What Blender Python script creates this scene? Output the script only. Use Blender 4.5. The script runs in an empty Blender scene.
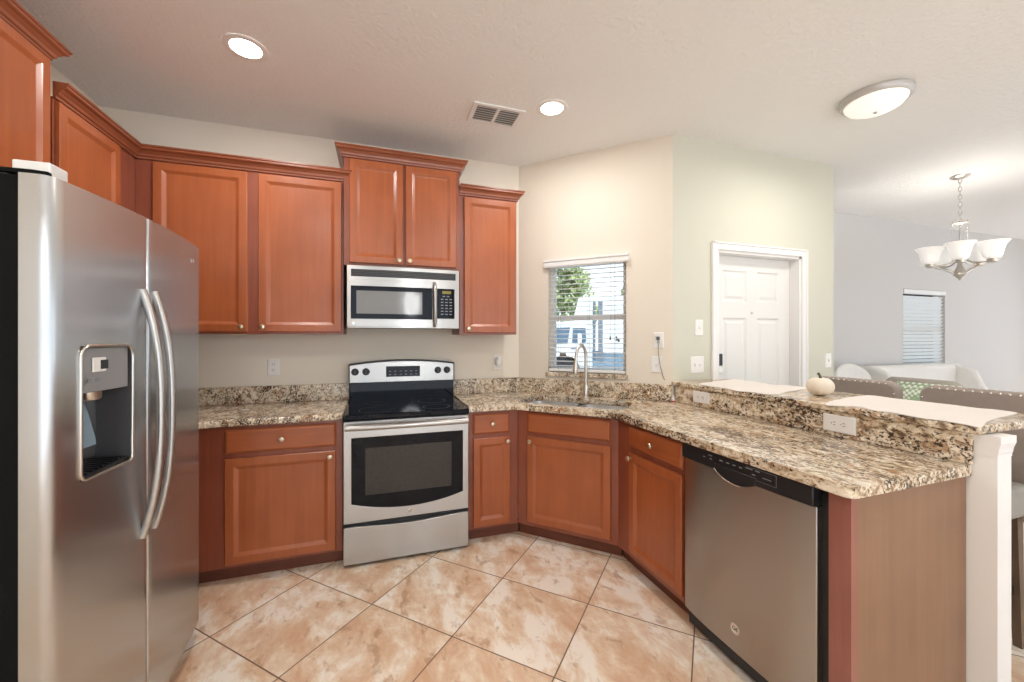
import bpy, bmesh, math, random
from mathutils import Vector, Matrix
random.seed(7)
PI = math.pi
R2 = math.sqrt(2)
scene = bpy.context.scene
C = scene.collection

# ------------------------------------------------------------------ camera, sky, sun, exposure
cam_d = bpy.data.cameras.new('camera')
cam_d.sensor_fit = 'HORIZONTAL'; cam_d.sensor_width = 36.0; cam_d.lens = 36.0 * 400.0 / 1024.0
cam_d.shift_y = -3.5 / 1024.0
cam_d.clip_start = 0.02; cam_d.clip_end = 200
cam = bpy.data.objects.new('camera', cam_d); C.objects.link(cam)
cam.location = (0, 0, 1.38); cam.rotation_euler = (PI / 2, 0, -math.radians(18.55))
scene.camera = cam

world = bpy.data.worlds.new('sky'); scene.world = world; world.use_nodes = True
wn = world.node_tree.nodes; wl = world.node_tree.links; wn.clear()
w_out = wn.new('ShaderNodeOutputWorld'); w_bg = wn.new('ShaderNodeBackground')
w_tc = wn.new('ShaderNodeTexCoord'); w_sep = wn.new('ShaderNodeSeparateXYZ'); w_rmp = wn.new('ShaderNodeValToRGB')
wl.new(w_tc.outputs['Generated'], w_sep.inputs[0]); wl.new(w_sep.outputs['Z'], w_rmp.inputs[0])
w_rmp.color_ramp.elements[0].position = 0.0; w_rmp.color_ramp.elements[0].color = (0.84, 0.92, 1.0, 1)
w_rmp.color_ramp.elements[1].position = 0.6; w_rmp.color_ramp.elements[1].color = (0.62, 0.80, 1.0, 1)
wl.new(w_rmp.outputs[0], w_bg.inputs[0]); w_bg.inputs[1].default_value = 1.5
wl.new(w_bg.outputs[0], w_out.inputs[0])

sun_d = bpy.data.lights.new('sun', 'SUN'); sun_d.energy = 4.6; sun_d.angle = math.radians(1.0); sun_d.color = (1, 0.95, 0.88)
sun = bpy.data.objects.new('sun', sun_d); C.objects.link(sun)
sun.rotation_euler = Vector((-0.35, 0.25, -0.90)).to_track_quat('-Z', 'Y').to_euler()

scene.view_settings.view_transform = 'Standard'; scene.view_settings.look = 'None'
scene.view_settings.exposure = 0.55; scene.view_settings.gamma = 1.0
scene.view_settings.use_curve_mapping = False
scene.cycles.use_denoising = True
scene.cycles.max_bounces = 10; scene.cycles.diffuse_bounces = 6; scene.cycles.glossy_bounces = 5
scene.cycles.transparent_max_bounces = 16
scene.cycles.sample_clamp_indirect = 6.0
scene.cycles.caustics_reflective = False; scene.cycles.caustics_refractive = False

CAN_W = 7.0          # recessed cans
FLUSH_W = 8.0        # flush-mount dome
CHAND_W = 0.4         # each chandelier bulb
FILL_PENDANT_W = 165.0      # unseen globe pendant, added as fill light behind the viewpoint
WARM = (1.0, 0.985, 0.97)

# ------------------------------------------------------------------ materials
def lin(r, g, b):
    f = lambda c: (c / 255) / 12.92 if c / 255 <= 0.04045 else ((c / 255 + 0.055) / 1.055) ** 2.4
    return (f(r), f(g), f(b), 1)

def new_mat(name):
    m = bpy.data.materials.new(name); m.use_nodes = True
    nt = m.node_tree
    return m, nt, nt.nodes['Principled BSDF']

def plain(name, col, rough=0.5, metal=0.0, spec=0.5, coat=0.0, vary=0.04, vscale=6.0, emis=None, estr=0.0):
    m, nt, p = new_mat(name)
    N, L = nt.nodes, nt.links
    tc = N.new('ShaderNodeTexCoord'); nz = N.new('ShaderNodeTexNoise'); nz.inputs['Scale'].default_value = vscale
    nz.inputs['Detail'].default_value = 4
    mx = N.new('ShaderNodeMix'); mx.data_type = 'RGBA'
    mx.inputs[6].default_value = tuple(c * (1 - vary) for c in col[:3]) + (1,)
    mx.inputs[7].default_value = tuple(min(1, c * (1 + vary)) for c in col[:3]) + (1,)
    L.new(tc.outputs['Object'], nz.inputs['Vector']); L.new(nz.outputs['Fac'], mx.inputs[0]); L.new(mx.outputs[2], p.inputs['Base Color'])
    p.inputs['Roughness'].default_value = rough; p.inputs['Metallic'].default_value = metal
    p.inputs['Specular IOR Level'].default_value = spec
    p.inputs['Coat Weight'].default_value = coat; p.inputs['Coat Roughness'].default_value = 0.1
    if emis:
        p.inputs['Emission Color'].default_value = emis; p.inputs['Emission Strength'].default_value = estr
    return m

def ramp(nt, stops):
    r = nt.nodes.new('ShaderNodeValToRGB'); e = r.color_ramp.elements
    e[0].position, e[0].color = stops[0]; e[1].position, e[1].color = stops[-1]
    for pos, col in stops[1:-1]:
        x = e.new(pos); x.color = col
    return r

def wood(name, ca, cb, axis='Z', rough=0.33, coat=0.25):
    m, nt, p = new_mat(name); N, L = nt.nodes, nt.links
    tc = N.new('ShaderNodeTexCoord'); mp = N.new('ShaderNodeMapping')
    s = {'Z': (30, 30, 1.6), 'X': (1.6, 30, 30)}[axis]; mp.inputs['Scale'].default_value = s
    oi = N.new('ShaderNodeObjectInfo'); ad = N.new('ShaderNodeVectorMath'); ad.operation = 'ADD'
    L.new(tc.outputs['Object'], ad.inputs[0]); L.new(oi.outputs['Location'], ad.inputs[1]); L.new(ad.outputs[0], mp.inputs['Vector'])
    n1 = N.new('ShaderNodeTexNoise'); n1.inputs['Scale'].default_value = 1.0; n1.inputs['Detail'].default_value = 6; n1.inputs['Distortion'].default_value = 0.6
    L.new(mp.outputs[0], n1.inputs['Vector'])
    n2 = N.new('ShaderNodeTexNoise'); n2.inputs['Scale'].default_value = 3.5; n2.inputs['Detail'].default_value = 3
    L.new(ad.outputs[0], n2.inputs['Vector'])
    mth = N.new('ShaderNodeMath'); mth.operation = 'MULTIPLY_ADD'; mth.inputs[1].default_value = 0.5
    hm = N.new('ShaderNodeMath'); hm.operation = 'MULTIPLY'; hm.inputs[1].default_value = 0.5
    L.new(n2.outputs['Fac'], hm.inputs[0]); L.new(n1.outputs['Fac'], mth.inputs[0]); L.new(hm.outputs[0], mth.inputs[2])
    r = ramp(nt, [(0.36, ca), (0.64, cb)])
    L.new(mth.outputs[0], r.inputs[0]); L.new(r.outputs[0], p.inputs['Base Color'])
    p.inputs['Roughness'].default_value = rough; p.inputs['Coat Weight'].default_value = coat; p.inputs['Coat Roughness'].default_value = 0.22
    return m

def granite(name):
    m, nt, p = new_mat(name); N, L = nt.nodes, nt.links
    geo = N.new('ShaderNodeNewGeometry'); mp = N.new('ShaderNodeMapping')
    mp.inputs['Rotation'].default_value = (0.5, 0.35, 0.75); mp.inputs['Scale'].default_value = (1.3, 0.7, 1.05)
    L.new(geo.outputs['Position'], mp.inputs['Vector'])
    def nz(scale, det, dist=0.0, rg=0.6):
        n = N.new('ShaderNodeTexNoise'); n.inputs['Scale'].default_value = scale; n.inputs['Detail'].default_value = det
        n.inputs['Distortion'].default_value = dist; n.inputs['Roughness'].default_value = rg
        L.new(mp.outputs[0], n.inputs['Vector']); return n
    base = nz(30, 6, 0.6); broad = nz(5, 3, 1.0); spk = nz(88, 5, 0.4, 0.7); gold = nz(11, 4, 1.2); wht = nz(38, 3, 0.5)
    r1 = ramp(nt, [(0.31, lin(92, 74, 58)), (0.39, lin(156, 132, 106)), (0.48, lin(206, 188, 160)), (0.62, lin(232, 221, 202))])
    L.new(base.outputs['Fac'], r1.inputs[0])
    def mix(a, b_col, fac_sock):
        x = N.new('ShaderNodeMix'); x.data_type = 'RGBA'; L.new(fac_sock, x.inputs[0]); L.new(a, x.inputs[6]); x.inputs[7].default_value = b_col; return x.outputs[2]
    def thr(n, lo, hi):
        r = N.new('ShaderNodeMapRange'); r.inputs[1].default_value = lo; r.inputs[2].default_value = hi; L.new(n.outputs['Fac'], r.inputs[0]); return r.outputs[0]
    c = mix(r1.outputs[0], lin(170, 128, 90), thr(gold, 0.54, 0.70))
    c = mix(c, lin(240, 230, 212), thr(wht, 0.60, 0.68))
    # dark flecks gathered in clusters
    a = N.new('ShaderNodeMath'); a.operation = 'MULTIPLY_ADD'; a.inputs[1].default_value = 0.45
    L.new(broad.outputs['Fac'], a.inputs[0]); L.new(spk.outputs['Fac'], a.inputs[2])
    md = N.new('ShaderNodeMapRange'); md.inputs[1].default_value = 0.745; md.inputs[2].default_value = 0.81; L.new(a.outputs[0], md.inputs[0])
    c = mix(c, lin(66, 48, 38), md.outputs[0])
    g2 = nz(45, 3, 0.2); c = mix(c, lin(128, 122, 112), thr(g2, 0.63, 0.72))
    L.new(c, p.inputs['Base Color'])
    p.inputs['Roughness'].default_value = 0.16; p.inputs['Specular IOR Level'].default_value = 0.5
    return m

def steel(name, col=(0.47, 0.46, 0.44, 1), rough=0.3, aniso=0.7, rot=0.0, var=1.0):
    m, nt, p = new_mat(name); N, L = nt.nodes, nt.links
    p.inputs['Metallic'].default_value = 1.0
    tc = N.new('ShaderNodeTexCoord'); mp = N.new('ShaderNodeMapping'); mp.inputs['Scale'].default_value = (3, 3, 300) if rot == 0 else (300, 300, 3)
    nz = N.new('ShaderNodeTexNoise'); nz.inputs['Scale'].default_value = 1; nz.inputs['Detail'].default_value = 2
    L.new(tc.outputs['Object'], mp.inputs['Vector']); L.new(mp.outputs[0], nz.inputs['Vector'])
    mr = N.new('ShaderNodeMapRange'); mr.inputs[3].default_value = rough - 0.015 * var; mr.inputs[4].default_value = rough + 0.02 * var
    L.new(nz.outputs['Fac'], mr.inputs[0]); L.new(mr.outputs[0], p.inputs['Roughness'])
    p.inputs['Base Color'].default_value = col
    p.inputs['Anisotropic'].default_value = aniso
    tg = N.new('ShaderNodeTangent'); tg.direction_type = 'RADIAL'; tg.axis = 'Z'
    L.new(tg.outputs[0], p.inputs['Tangent']); p.inputs['Anisotropic Rotation'].default_value = rot
    return m

def wall_paint(name, col, bump=0.05):
    m, nt, p = new_mat(name); N, L = nt.nodes, nt.links
    geo = N.new('ShaderNodeNewGeometry'); nz = N.new('ShaderNodeTexNoise'); nz.inputs['Scale'].default_value = 90; nz.inputs['Detail'].default_value = 4
    L.new(geo.outputs['Position'], nz.inputs['Vector'])
    bp = N.new('ShaderNodeBump'); bp.inputs['Strength'].default_value = bump; bp.inputs['Distance'].default_value = 0.004
    L.new(nz.outputs['Fac'], bp.inputs['Height']); L.new(bp.outputs[0], p.inputs['Normal'])
    p.inputs['Base Color'].default_value = col; p.inputs['Roughness'].default_value = 0.7; p.inputs['Specular IOR Level'].default_value = 0.3
    return m

def ceiling_paint():
    m, nt, p = new_mat('ceiling_texture'); N, L = nt.nodes, nt.links
    geo = N.new('ShaderNodeNewGeometry')
    n = N.new('ShaderNodeTexNoise'); n.inputs['Scale'].default_value = 42; n.inputs['Detail'].default_value = 3; n.inputs['Distortion'].default_value = 0.5
    L.new(geo.outputs['Position'], n.inputs['Vector'])
    r = ramp(nt, [(0.44, (0, 0, 0, 1)), (0.60, (1, 1, 1, 1))]); L.new(n.outputs['Fac'], r.inputs[0])
    bp = N.new('ShaderNodeBump'); bp.inputs['Strength'].default_value = 0.3; bp.inputs['Distance'].default_value = 0.006
    L.new(r.outputs[0], bp.inputs['Height']); L.new(bp.outputs[0], p.inputs['Normal'])
    p.inputs['Base Color'].default_value = lin(238, 238, 237); p.inputs['Roughness'].default_value = 0.85; p.inputs['Specular IOR Level'].default_value = 0.2
    return m

def tile_floor():
    m, nt, p = new_mat('diagonal_stone_tile'); N, L = nt.nodes, nt.links
    geo = N.new('ShaderNodeNewGeometry')
    def dot(v):
        d = N.new('ShaderNodeVectorMath'); d.operation = 'DOT_PRODUCT'; d.inputs[1].default_value = v; L.new(geo.outputs['Position'], d.inputs[0]); return d.outputs['Value']
    cb = N.new('ShaderNodeCombineXYZ')
    def off(s, o):
        a = N.new('ShaderNodeMath'); a.operation = 'ADD'; a.inputs[1].default_value = o; L.new(s, a.inputs[0]); return a.outputs[0]
    L.new(off(dot((1 / R2, 1 / R2, 0)), -0.03 + 10), cb.inputs[0]); L.new(off(dot((1 / R2, -1 / R2, 0)), 0.07 + 10), cb.inputs[1])
    br = N.new('ShaderNodeTexBrick'); br.offset = 0.0; br.squash = 1.0
    br.inputs['Scale'].default_value = 1.0; br.inputs['Brick Width'].default_value = 0.5; br.inputs['Row Height'].default_value = 0.5
    br.inputs['Mortar Size'].default_value = 0.0034; br.inputs['Mortar Smooth'].default_value = 0.3; br.inputs['Bias'].default_value = 0
    br.inputs['Color1'].default_value = (0, 0, 0, 1); br.inputs['Color2'].default_value = (1, 1, 1, 1); br.inputs['Mortar'].default_value = (0.5, 0.5, 0.5, 1)
    L.new(cb.outputs[0], br.inputs['Vector'])
    sc = N.new('ShaderNodeVectorMath'); sc.operation = 'SCALE'; sc.inputs[3].default_value = 37.0; L.new(br.outputs['Color'], sc.inputs[0])
    ad = N.new('ShaderNodeVectorMath'); ad.operation = 'ADD'; L.new(geo.outputs['Position'], ad.inputs[0]); L.new(sc.outputs[0], ad.inputs[1])
    mp = N.new('ShaderNodeMapping'); mp.inputs['Rotation'].default_value = (0, 0, 0.5); mp.inputs['Scale'].default_value = (1.0, 0.6, 1); L.new(ad.outputs[0], mp.inputs[0])
    def nz(s, d, dist):
        n = N.new('ShaderNodeTexNoise'); n.inputs['Scale'].default_value = s; n.inputs['Detail'].default_value = d; n.inputs['Distortion'].default_value = dist; n.inputs['Roughness'].default_value = 0.6
        L.new(mp.outputs[0], n.inputs['Vector']); return n
    a = nz(5.0, 12, 0.25); a.inputs['Roughness'].default_value = 0.68; b = nz(14, 12, 0.4)
    r1 = ramp(nt, [(0.37, lin(210, 170, 138)), (0.45, lin(219, 187, 157)), (0.515, lin(229, 207, 182)), (0.575, lin(241, 230, 216))]); L.new(a.outputs['Fac'], r1.inputs[0])
    mr = N.new('ShaderNodeMapRange'); mr.inputs[1].default_value = 0.57; mr.inputs[2].default_value = 0.66; L.new(b.outputs['Fac'], mr.inputs[0])
    m1 = N.new('ShaderNodeMix'); m1.data_type = 'RGBA'; m1.inputs[7].default_value = lin(172, 130, 96); L.new(r1.outputs[0], m1.inputs[6])
    k = N.new('ShaderNodeMath'); k.operation = 'MULTIPLY'; k.inputs[1].default_value = 0.6; L.new(mr.outputs[0], k.inputs[0]); L.new(k.outputs[0], m1.inputs[0])
    m2 = N.new('ShaderNodeMix'); m2.data_type = 'RGBA'; m2.inputs[7].default_value = lin(124, 96, 74); L.new(m1.outputs[2], m2.inputs[6]); L.new(br.outputs['Fac'], m2.inputs[0])
    L.new(m2.outputs[2], p.inputs['Base Color'])
    inv = N.new('ShaderNodeMath'); inv.operation = 'SUBTRACT'; inv.inputs[0].default_value = 1; L.new(br.outputs['Fac'], inv.inputs[1])
    bp = N.new('ShaderNodeBump'); bp.inputs['Strength'].default_value = 0.4; bp.inputs['Distance'].default_value = 0.003; L.new(inv.outputs[0], bp.inputs['Height']); L.new(bp.outputs[0], p.inputs['Normal'])
    p.inputs['Roughness'].default_value = 0.42; p.inputs['Specular IOR Level'].default_value = 0.4
    return m

def glass_pane(name):
    m = bpy.data.materials.new(name); m.use_nodes = True; nt = m.node_tree; N, L = nt.nodes, nt.links; N.clear()
    o = N.new('ShaderNodeOutputMaterial'); t = N.new('ShaderNodeBsdfTransparent'); g = N.new('ShaderNodeBsdfGlossy'); g.inputs['Roughness'].default_value = 0.02
    fr = N.new('ShaderNodeFresnel'); fr.inputs[0].default_value = 1.45; mx = N.new('ShaderNodeMixShader')
    t.inputs[0].default_value = (0.92, 0.94, 0.94, 1)
    L.new(fr.outputs[0], mx.inputs[0]); L.new(t.outputs[0], mx.inputs[1]); L.new(g.outputs[0], mx.inputs[2]); L.new(mx.outputs[0], o.inputs[0])
    return m

def translucent(name, col, k=0.5):
    m = bpy.data.materials.new(name); m.use_nodes = True; nt = m.node_tree; N, L = nt.nodes, nt.links; N.clear()
    o = N.new('ShaderNodeOutputMaterial'); d = N.new('ShaderNodeBsdfDiffuse'); t = N.new('ShaderNodeBsdfTranslucent'); mx = N.new('ShaderNodeMixShader')
    d.inputs[0].default_value = col; t.inputs[0].default_value = col; mx.inputs[0].default_value = k
    L.new(d.outputs[0], mx.inputs[1]); L.new(t.outputs[0], mx.inputs[2]); L.new(mx.outputs[0], o.inputs[0])
    return m

def glow(name, col, strength):
    m, nt, p = new_mat(name)
    p.inputs['Base Color'].default_value = col; p.inputs['Roughness'].default_value = 0.4
    p.inputs['Emission Color'].default_value = col; p.inputs['Emission Strength'].default_value = strength
    return m

def dotted(name, ca, cb):
    m, nt, p = new_mat(name); N, L = nt.nodes, nt.links
    tc = N.new('ShaderNodeTexCoord'); mp = N.new('ShaderNodeMapping'); mp.inputs['Scale'].default_value = (38, 38, 38); mp.inputs['Rotation'].default_value = (0.78, 0, 0)
    ck = N.new('ShaderNodeTexVoronoi'); ck.feature = 'F1'; ck.inputs['Randomness'].default_value = 0.0; ck.inputs['Scale'].default_value = 1
    L.new(tc.outputs['Object'], mp.inputs[0]); L.new(mp.outputs[0], ck.inputs['Vector'])
    r = ramp(nt, [(0.42, cb), (0.50, ca)]); L.new(ck.outputs['Distance'], r.inputs[0]); L.new(r.outputs[0], p.inputs['Base Color'])
    p.inputs['Roughness'].default_value = 0.85
    return m

M = {}
M['wood_v'] = wood('cherry_stained_maple', lin(150, 79, 42), lin(168, 92, 52))
M['wood_h'] = wood('cherry_stained_maple_crosswise', lin(150, 79, 42), lin(168, 92, 52), 'X')
M['frame'] = wood('cherry_face_frame', lin(128, 66, 46), lin(144, 78, 56))
M['crown'] = wood('cherry_crown', lin(126, 67, 42), lin(148, 84, 56), 'X')
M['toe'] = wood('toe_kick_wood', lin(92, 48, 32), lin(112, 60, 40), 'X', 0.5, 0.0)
M['laminate'] = wood('brown_laminate', lin(128, 94, 68), lin(142, 106, 79), 'Z', 0.4, 0.1)
M['redwood'] = wood('reddish_filler', lin(138, 84, 72), lin(152, 96, 84), 'Z', 0.4, 0.1)
M['granite'] = granite('speckled_granite')
M['steel'] = steel('brushed_steel', rough=0.28, aniso=0.8, rot=0.25)
M['steel_v'] = steel('brushed_steel_vertical', col=(0.54, 0.545, 0.55, 1), rough=0.26, aniso=0.9, var=0.05)
M['steel_dw'] = steel('brushed_steel_door', col=(0.43, 0.405, 0.38, 1), rough=0.28, aniso=0.85, rot=0.25)
M['nickel'] = plain('satin_nickel', (0.62, 0.58, 0.52, 1), 0.28, 1.0, vary=0.02)
M['brass'] = plain('champagne_knob', (0.66, 0.55, 0.40, 1), 0.3, 1.0, vary=0.02)
M['chrome'] = plain('chrome', (0.8, 0.8, 0.8, 1), 0.12, 1.0, vary=0.01)
M['sink_steel'] = plain('sink_steel', (0.82, 0.82, 0.82, 1), 0.34, 1.0, vary=0.03)
M['black_glass'] = plain('black_glass', (0.004, 0.005, 0.009, 1), 0.05, 0, 0.22, vary=0.02)
M['black'] = plain('black_plastic', (0.010, 0.010, 0.012, 1), 0.35, vary=0.05)
M['darkgrey'] = plain('dark_grey_plastic', (0.05, 0.05, 0.052, 1), 0.4, vary=0.05)
M['oven_inner'] = plain('oven_window_mesh', (0.028, 0.026, 0.024, 1), 0.12, vary=0.4, vscale=60)
M['mw_window'] = plain('microwave_window', (0.20, 0.195, 0.18, 1), 0.10, vary=0.05)
M['grey_panel'] = plain('grey_dispenser_panel', (0.30, 0.30, 0.305, 1), 0.35, 0.3, vary=0.03)
M['white_plastic'] = plain('white_plastic', lin(232, 230, 226), 0.35, vary=0.015)
M['duct'] = plain('grey_duct', lin(128, 126, 122), 0.7)
M['slot'] = plain('dark_slot', (0.06, 0.055, 0.05, 1), 0.6)
M['white_trim'] = plain('white_trim_paint', lin(232, 230, 228), 0.4, vary=0.01)
M['door_paint'] = plain('white_door_paint', lin(226, 225, 222), 0.42, vary=0.01)
M['wall'] = wall_paint('warm_white_wall', lin(226, 217, 202))
M['wall_green_cast'] = wall_paint('wall_paint_green_cast', lin(206, 205, 190))  # greenish cast of the mixed light put into the wall colour
M['post'] = plain('white_post_paint', lin(234, 233, 230), 0.45, vary=0.01)
M['wall_grey'] = wall_paint('light_grey_wall', lin(204, 202, 200))
M['ceiling'] = ceiling_paint()
M['tile'] = tile_floor()
M['glass'] = glass_pane('window_glass')
M['slat'] = translucent('white_blind_slat', (0.90, 0.90, 0.89, 1), 0.55)
M['slat_closed'] = translucent('thin_white_blind_slat', (0.95, 0.95, 0.94, 1), 0.65)
M['blind_white'] = plain('white_blind_rail', lin(232, 232, 230), 0.45, vary=0.01)
M['cord'] = plain('grey_cord', (0.10, 0.10, 0.10, 1), 0.6)
M['can_lens'] = glow('can_lens', (1, 0.96, 0.90, 1), 14.0)
M['dome'] = glow('alabaster_dome', (1, 0.97, 0.93, 1), 0.28)
M['globe'] = glow('fill_globe_glow', (1, 0.98, 0.95, 1), 6.0)  # glowing surface of the added fill pendant
M['rim'] = plain('pale_nickel_rim', lin(196, 194, 190), 0.35, 0.2, vary=0.01)
M['shade'] = glow('alabaster_shade', (1, 0.985, 0.96, 1), 0.18)
M['linen'] = plain('white_linen', lin(222, 215, 208), 0.9, vary=0.03, vscale=40)
M['pumpkin'] = plain('cream_pumpkin', lin(226, 214, 196), 0.55, vary=0.05)
M['stem'] = plain('pumpkin_stem', lin(92, 84, 66), 0.8)
M['taupe'] = plain('taupe_upholstery', lin(150, 138, 130), 0.9, vary=0.10, vscale=30)
M['grey_seat'] = plain('grey_seat_fabric', lin(150, 146, 138), 0.9, vary=0.08, vscale=30)
M['nail'] = plain('nailhead', (0.85, 0.83, 0.78, 1), 0.25, 1.0, vary=0.01)
M['legwood'] = wood('weathered_leg', lin(84, 66, 52), lin(112, 90, 72), 'Z', 0.5, 0)
M['offwhite'] = plain('off_white_upholstery', lin(232, 229, 224), 0.85, vary=0.04, vscale=20)
M['greychair'] = plain('grey_chair_fabric', lin(164, 158, 148), 0.9, vary=0.10, vscale=40)
M['pillow'] = dotted('green_patterned_fabric', lin(150, 172, 140), lin(226, 230, 218))
M['rug'] = plain('pale_rug', lin(214, 212, 206), 0.95, vary=0.10, vscale=25)
M['red'] = plain('red_cap', lin(176, 40, 40), 0.4)
M['amber'] = plain('amber_display', lin(70, 62, 20), 0.4, emis=(0.55, 0.42, 0.05, 1), estr=0.25)
M['keys'] = plain('pale_key_print', lin(128, 132, 140), 0.5)
M['lcd'] = plain('lcd', (0.012, 0.014, 0.016, 1), 0.2)
M['paddle'] = plain('blue_grey_paddle', lin(120, 142, 156), 0.35)
M['gasket'] = plain('black_gasket', (0.004, 0.004, 0.0045, 1), 0.8, 0.0, 0.15)
M['fridge_side'] = plain('dark_grey_fridge_side', (0.10, 0.10, 0.098, 1), 0.45, vary=0.1, vscale=80)
M['truck_white'] = plain('white_vehicle_paint', lin(236, 236, 236), 0.3, vary=0.01)
M['truck_glass'] = plain('vehicle_glass', lin(92, 116, 136), 0.15)
M['rubber'] = plain('tyre_rubber', (0.03, 0.03, 0.03, 1), 0.8)
M['skirt'] = plain('blue_grey_chassis', lin(134, 156, 172), 0.5, vary=0.15)
M['steelgrey'] = plain('vehicle_grey', lin(120, 130, 140), 0.5)
M['bark'] = plain('bark', lin(96, 78, 60), 0.9, vary=0.2, vscale=12)
M['leaf'] = plain('leaf_green', lin(158, 172, 118), 0.7, vary=0.45, vscale=1.5)
M['bounce_ground'] = plain('pale_bounce_ground', lin(214, 215, 218), 0.95, vary=0.06, vscale=3)  # ground tone kept pale and neutral to bounce sunlight onto the ceiling
M['asphalt'] = plain('street_asphalt', lin(158, 160, 162), 0.9, vary=0.08, vscale=4)

# ------------------------------------------------------------------ mesh helpers
class MB:
    def __init__(s): s.bm = bmesh.new()
    def face(s, pts):
        try: return s.bm.faces.new([s.bm.verts.new(p) for p in pts])
        except ValueError: return None
    def box(s, x0, x1, y0, y1, z0, z1, T=None):
        P = [(x0, y0, z0), (x1, y0, z0), (x1, y1, z0), (x0, y1, z0), (x0, y0, z1), (x1, y0, z1), (x1, y1, z1), (x0, y1, z1)]
        v = [s.bm.verts.new(T @ Vector(p) if T else p) for p in P]
        for f in ((0, 3, 2, 1), (4, 5, 6, 7), (0, 1, 5, 4), (1, 2, 6, 5), (2, 3, 7, 6), (3, 0, 4, 7)):
            s.bm.faces.new([v[i] for i in f])
        return s
    def prism(s, poly, z0, z1, T=None):
        n = len(poly); f = (lambda p: T @ Vector(p)) if T else (lambda p: p)
        a = [s.bm.verts.new(f((x, y, z0))) for x, y in poly]; b = [s.bm.verts.new(f((x, y, z1))) for x, y in poly]
        s.bm.faces.new(a[::-1]); s.bm.faces.new(b)
        for i in range(n): s.bm.faces.new((a[i], a[(i + 1) % n], b[(i + 1) % n], b[i]))
        return s
    def rings(s, rings, cap0=True, cap1=True, closed=True):
        vs = [[s.bm.verts.new(p) for p in r] for r in rings]; n = len(vs[0])
        for a, b in zip(vs, vs[1:]):
            for i in range(n if closed else n - 1):
                s.bm.faces.new((a[i], a[(i + 1) % n], b[(i + 1) % n], b[i]))
        if cap0: s.bm.faces.new(vs[0][::-1])
        if cap1: s.bm.faces.new(vs[-1])
        return s
    def lathe(s, prof, n=24, T=None, cap0=True, cap1=True):
        T = T or Matrix()
        rs = [[T @ Vector((max(r, 1e-5) * math.cos(2 * PI * k / n), max(r, 1e-5) * math.sin(2 * PI * k / n), z)) for k in range(n)] for r, z in prof]
        return s.rings(rs, cap0, cap1)
    def tube(s, pts, r, n=10, closed=False):
        pts = [Vector(p) for p in pts]; m = len(pts); rr = r if isinstance(r, (list, tuple)) else [r] * m
        up = None; rs = []
        for i, p in enumerate(pts):
            if closed: d = (pts[(i + 1) % m] - pts[i - 1])
            else: d = pts[min(i + 1, m - 1)] - pts[max(i - 1, 0)]
            d.normalize()
            if up is None:
                up = d.orthogonal().normalized()
            up = (up - d * up.dot(d)).normalized(); w = d.cross(up)
            rs.append([p + (up * math.cos(2 * PI * k / n) + w * math.sin(2 * PI * k / n)) * rr[i] for k in range(n)])
        if closed:
            rs.append(rs[0]); return s.rings(rs, False, False)
        return s.rings(rs)
    def sphere(s, c, r, sx=1, sy=1, sz=1, n=12):
        c = Vector(c); rs = []
        for j in range(1, n):
            t = PI * j / n
            rs.append([c + Vector((r * sx * math.sin(t) * math.cos(2 * PI * k / (2 * n)), r * sy * math.sin(t) * math.sin(2 * PI * k / (2 * n)), -r * sz * math.cos(t))) for k in range(2 * n)])
        return s.rings(rs)
    def sweep(s, path, prof, z0=0):
        """profile (out, up) swept along a plan path with mitred corners; 'out' is to the right of travel"""
        P = [Vector((x, y)) for x, y in path]; rs = []
        for i, p in enumerate(P):
            ds = []
            if i > 0: ds.append((p - P[i - 1]).normalized())
            if i < len(P) - 1: ds.append((P[i + 1] - p).normalized())
            ns = [Vector((d.y, -d.x)) for d in ds]
            if len(ns) == 2:
                nn = (ns[0] + ns[1]).normalized(); nn = nn / max(0.3, nn.dot(ns[0]))
            else: nn = ns[0]
            rs.append([(p.x + nn.x * o, p.y + nn.y * o, z0 + u) for o, u in prof])
        return s.rings(rs)
    def build(s, name, mat, parent=None, smooth=None, bevel=None, seg=2, weld=False):
        if weld: bmesh.ops.remove_doubles(s.bm, verts=s.bm.verts, dist=1e-5)
        bmesh.ops.recalc_face_normals(s.bm, faces=s.bm.faces)
        me = bpy.data.meshes.new(name); s.bm.to_mesh(me); s.bm.free()
        me.materials.append(mat)
        if smooth is not None:
            for p in me.polygons: p.use_smooth = True
            me.set_sharp_from_angle(angle=math.radians(smooth))
        o = bpy.data.objects.new(name, me); C.objects.link(o)
        if parent: o.parent = parent
        if bevel:
            b = o.modifiers.new('edge', 'BEVEL'); b.width = bevel; b.segments = seg; b.limit_method = 'ANGLE'; b.angle_limit = math.radians(40)
        return o

def tag(o, label, cat=None, group=None, kind=None):
    if label: o['label'] = label
    if cat: o['category'] = cat
    if group: o['group'] = group
    if kind: o['kind'] = kind
    return o

def thing(name, label, cat, loc=(0, 0, 0), rotz=0, group=None, kind=None):
    o = bpy.data.objects.new(name, None); C.objects.link(o); o.empty_display_size = 0.05
    o.location = loc; o.rotation_euler = (0, 0, rotz)
    return tag(o, label, cat, group, kind)

def dup(root, loc=None, rotz=None, label=None):
    r = root.copy(); C.objects.link(r)
    if loc is not None: r.location = loc
    if rotz is not None: r.rotation_euler = (0, 0, rotz)
    if label: r['label'] = label
    for ch in list(root.children):
        c = ch.copy(); C.objects.link(c); c.parent = r
        for g in list(ch.children):
            d = g.copy(); C.objects.link(d); d.parent = c
    return r

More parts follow.
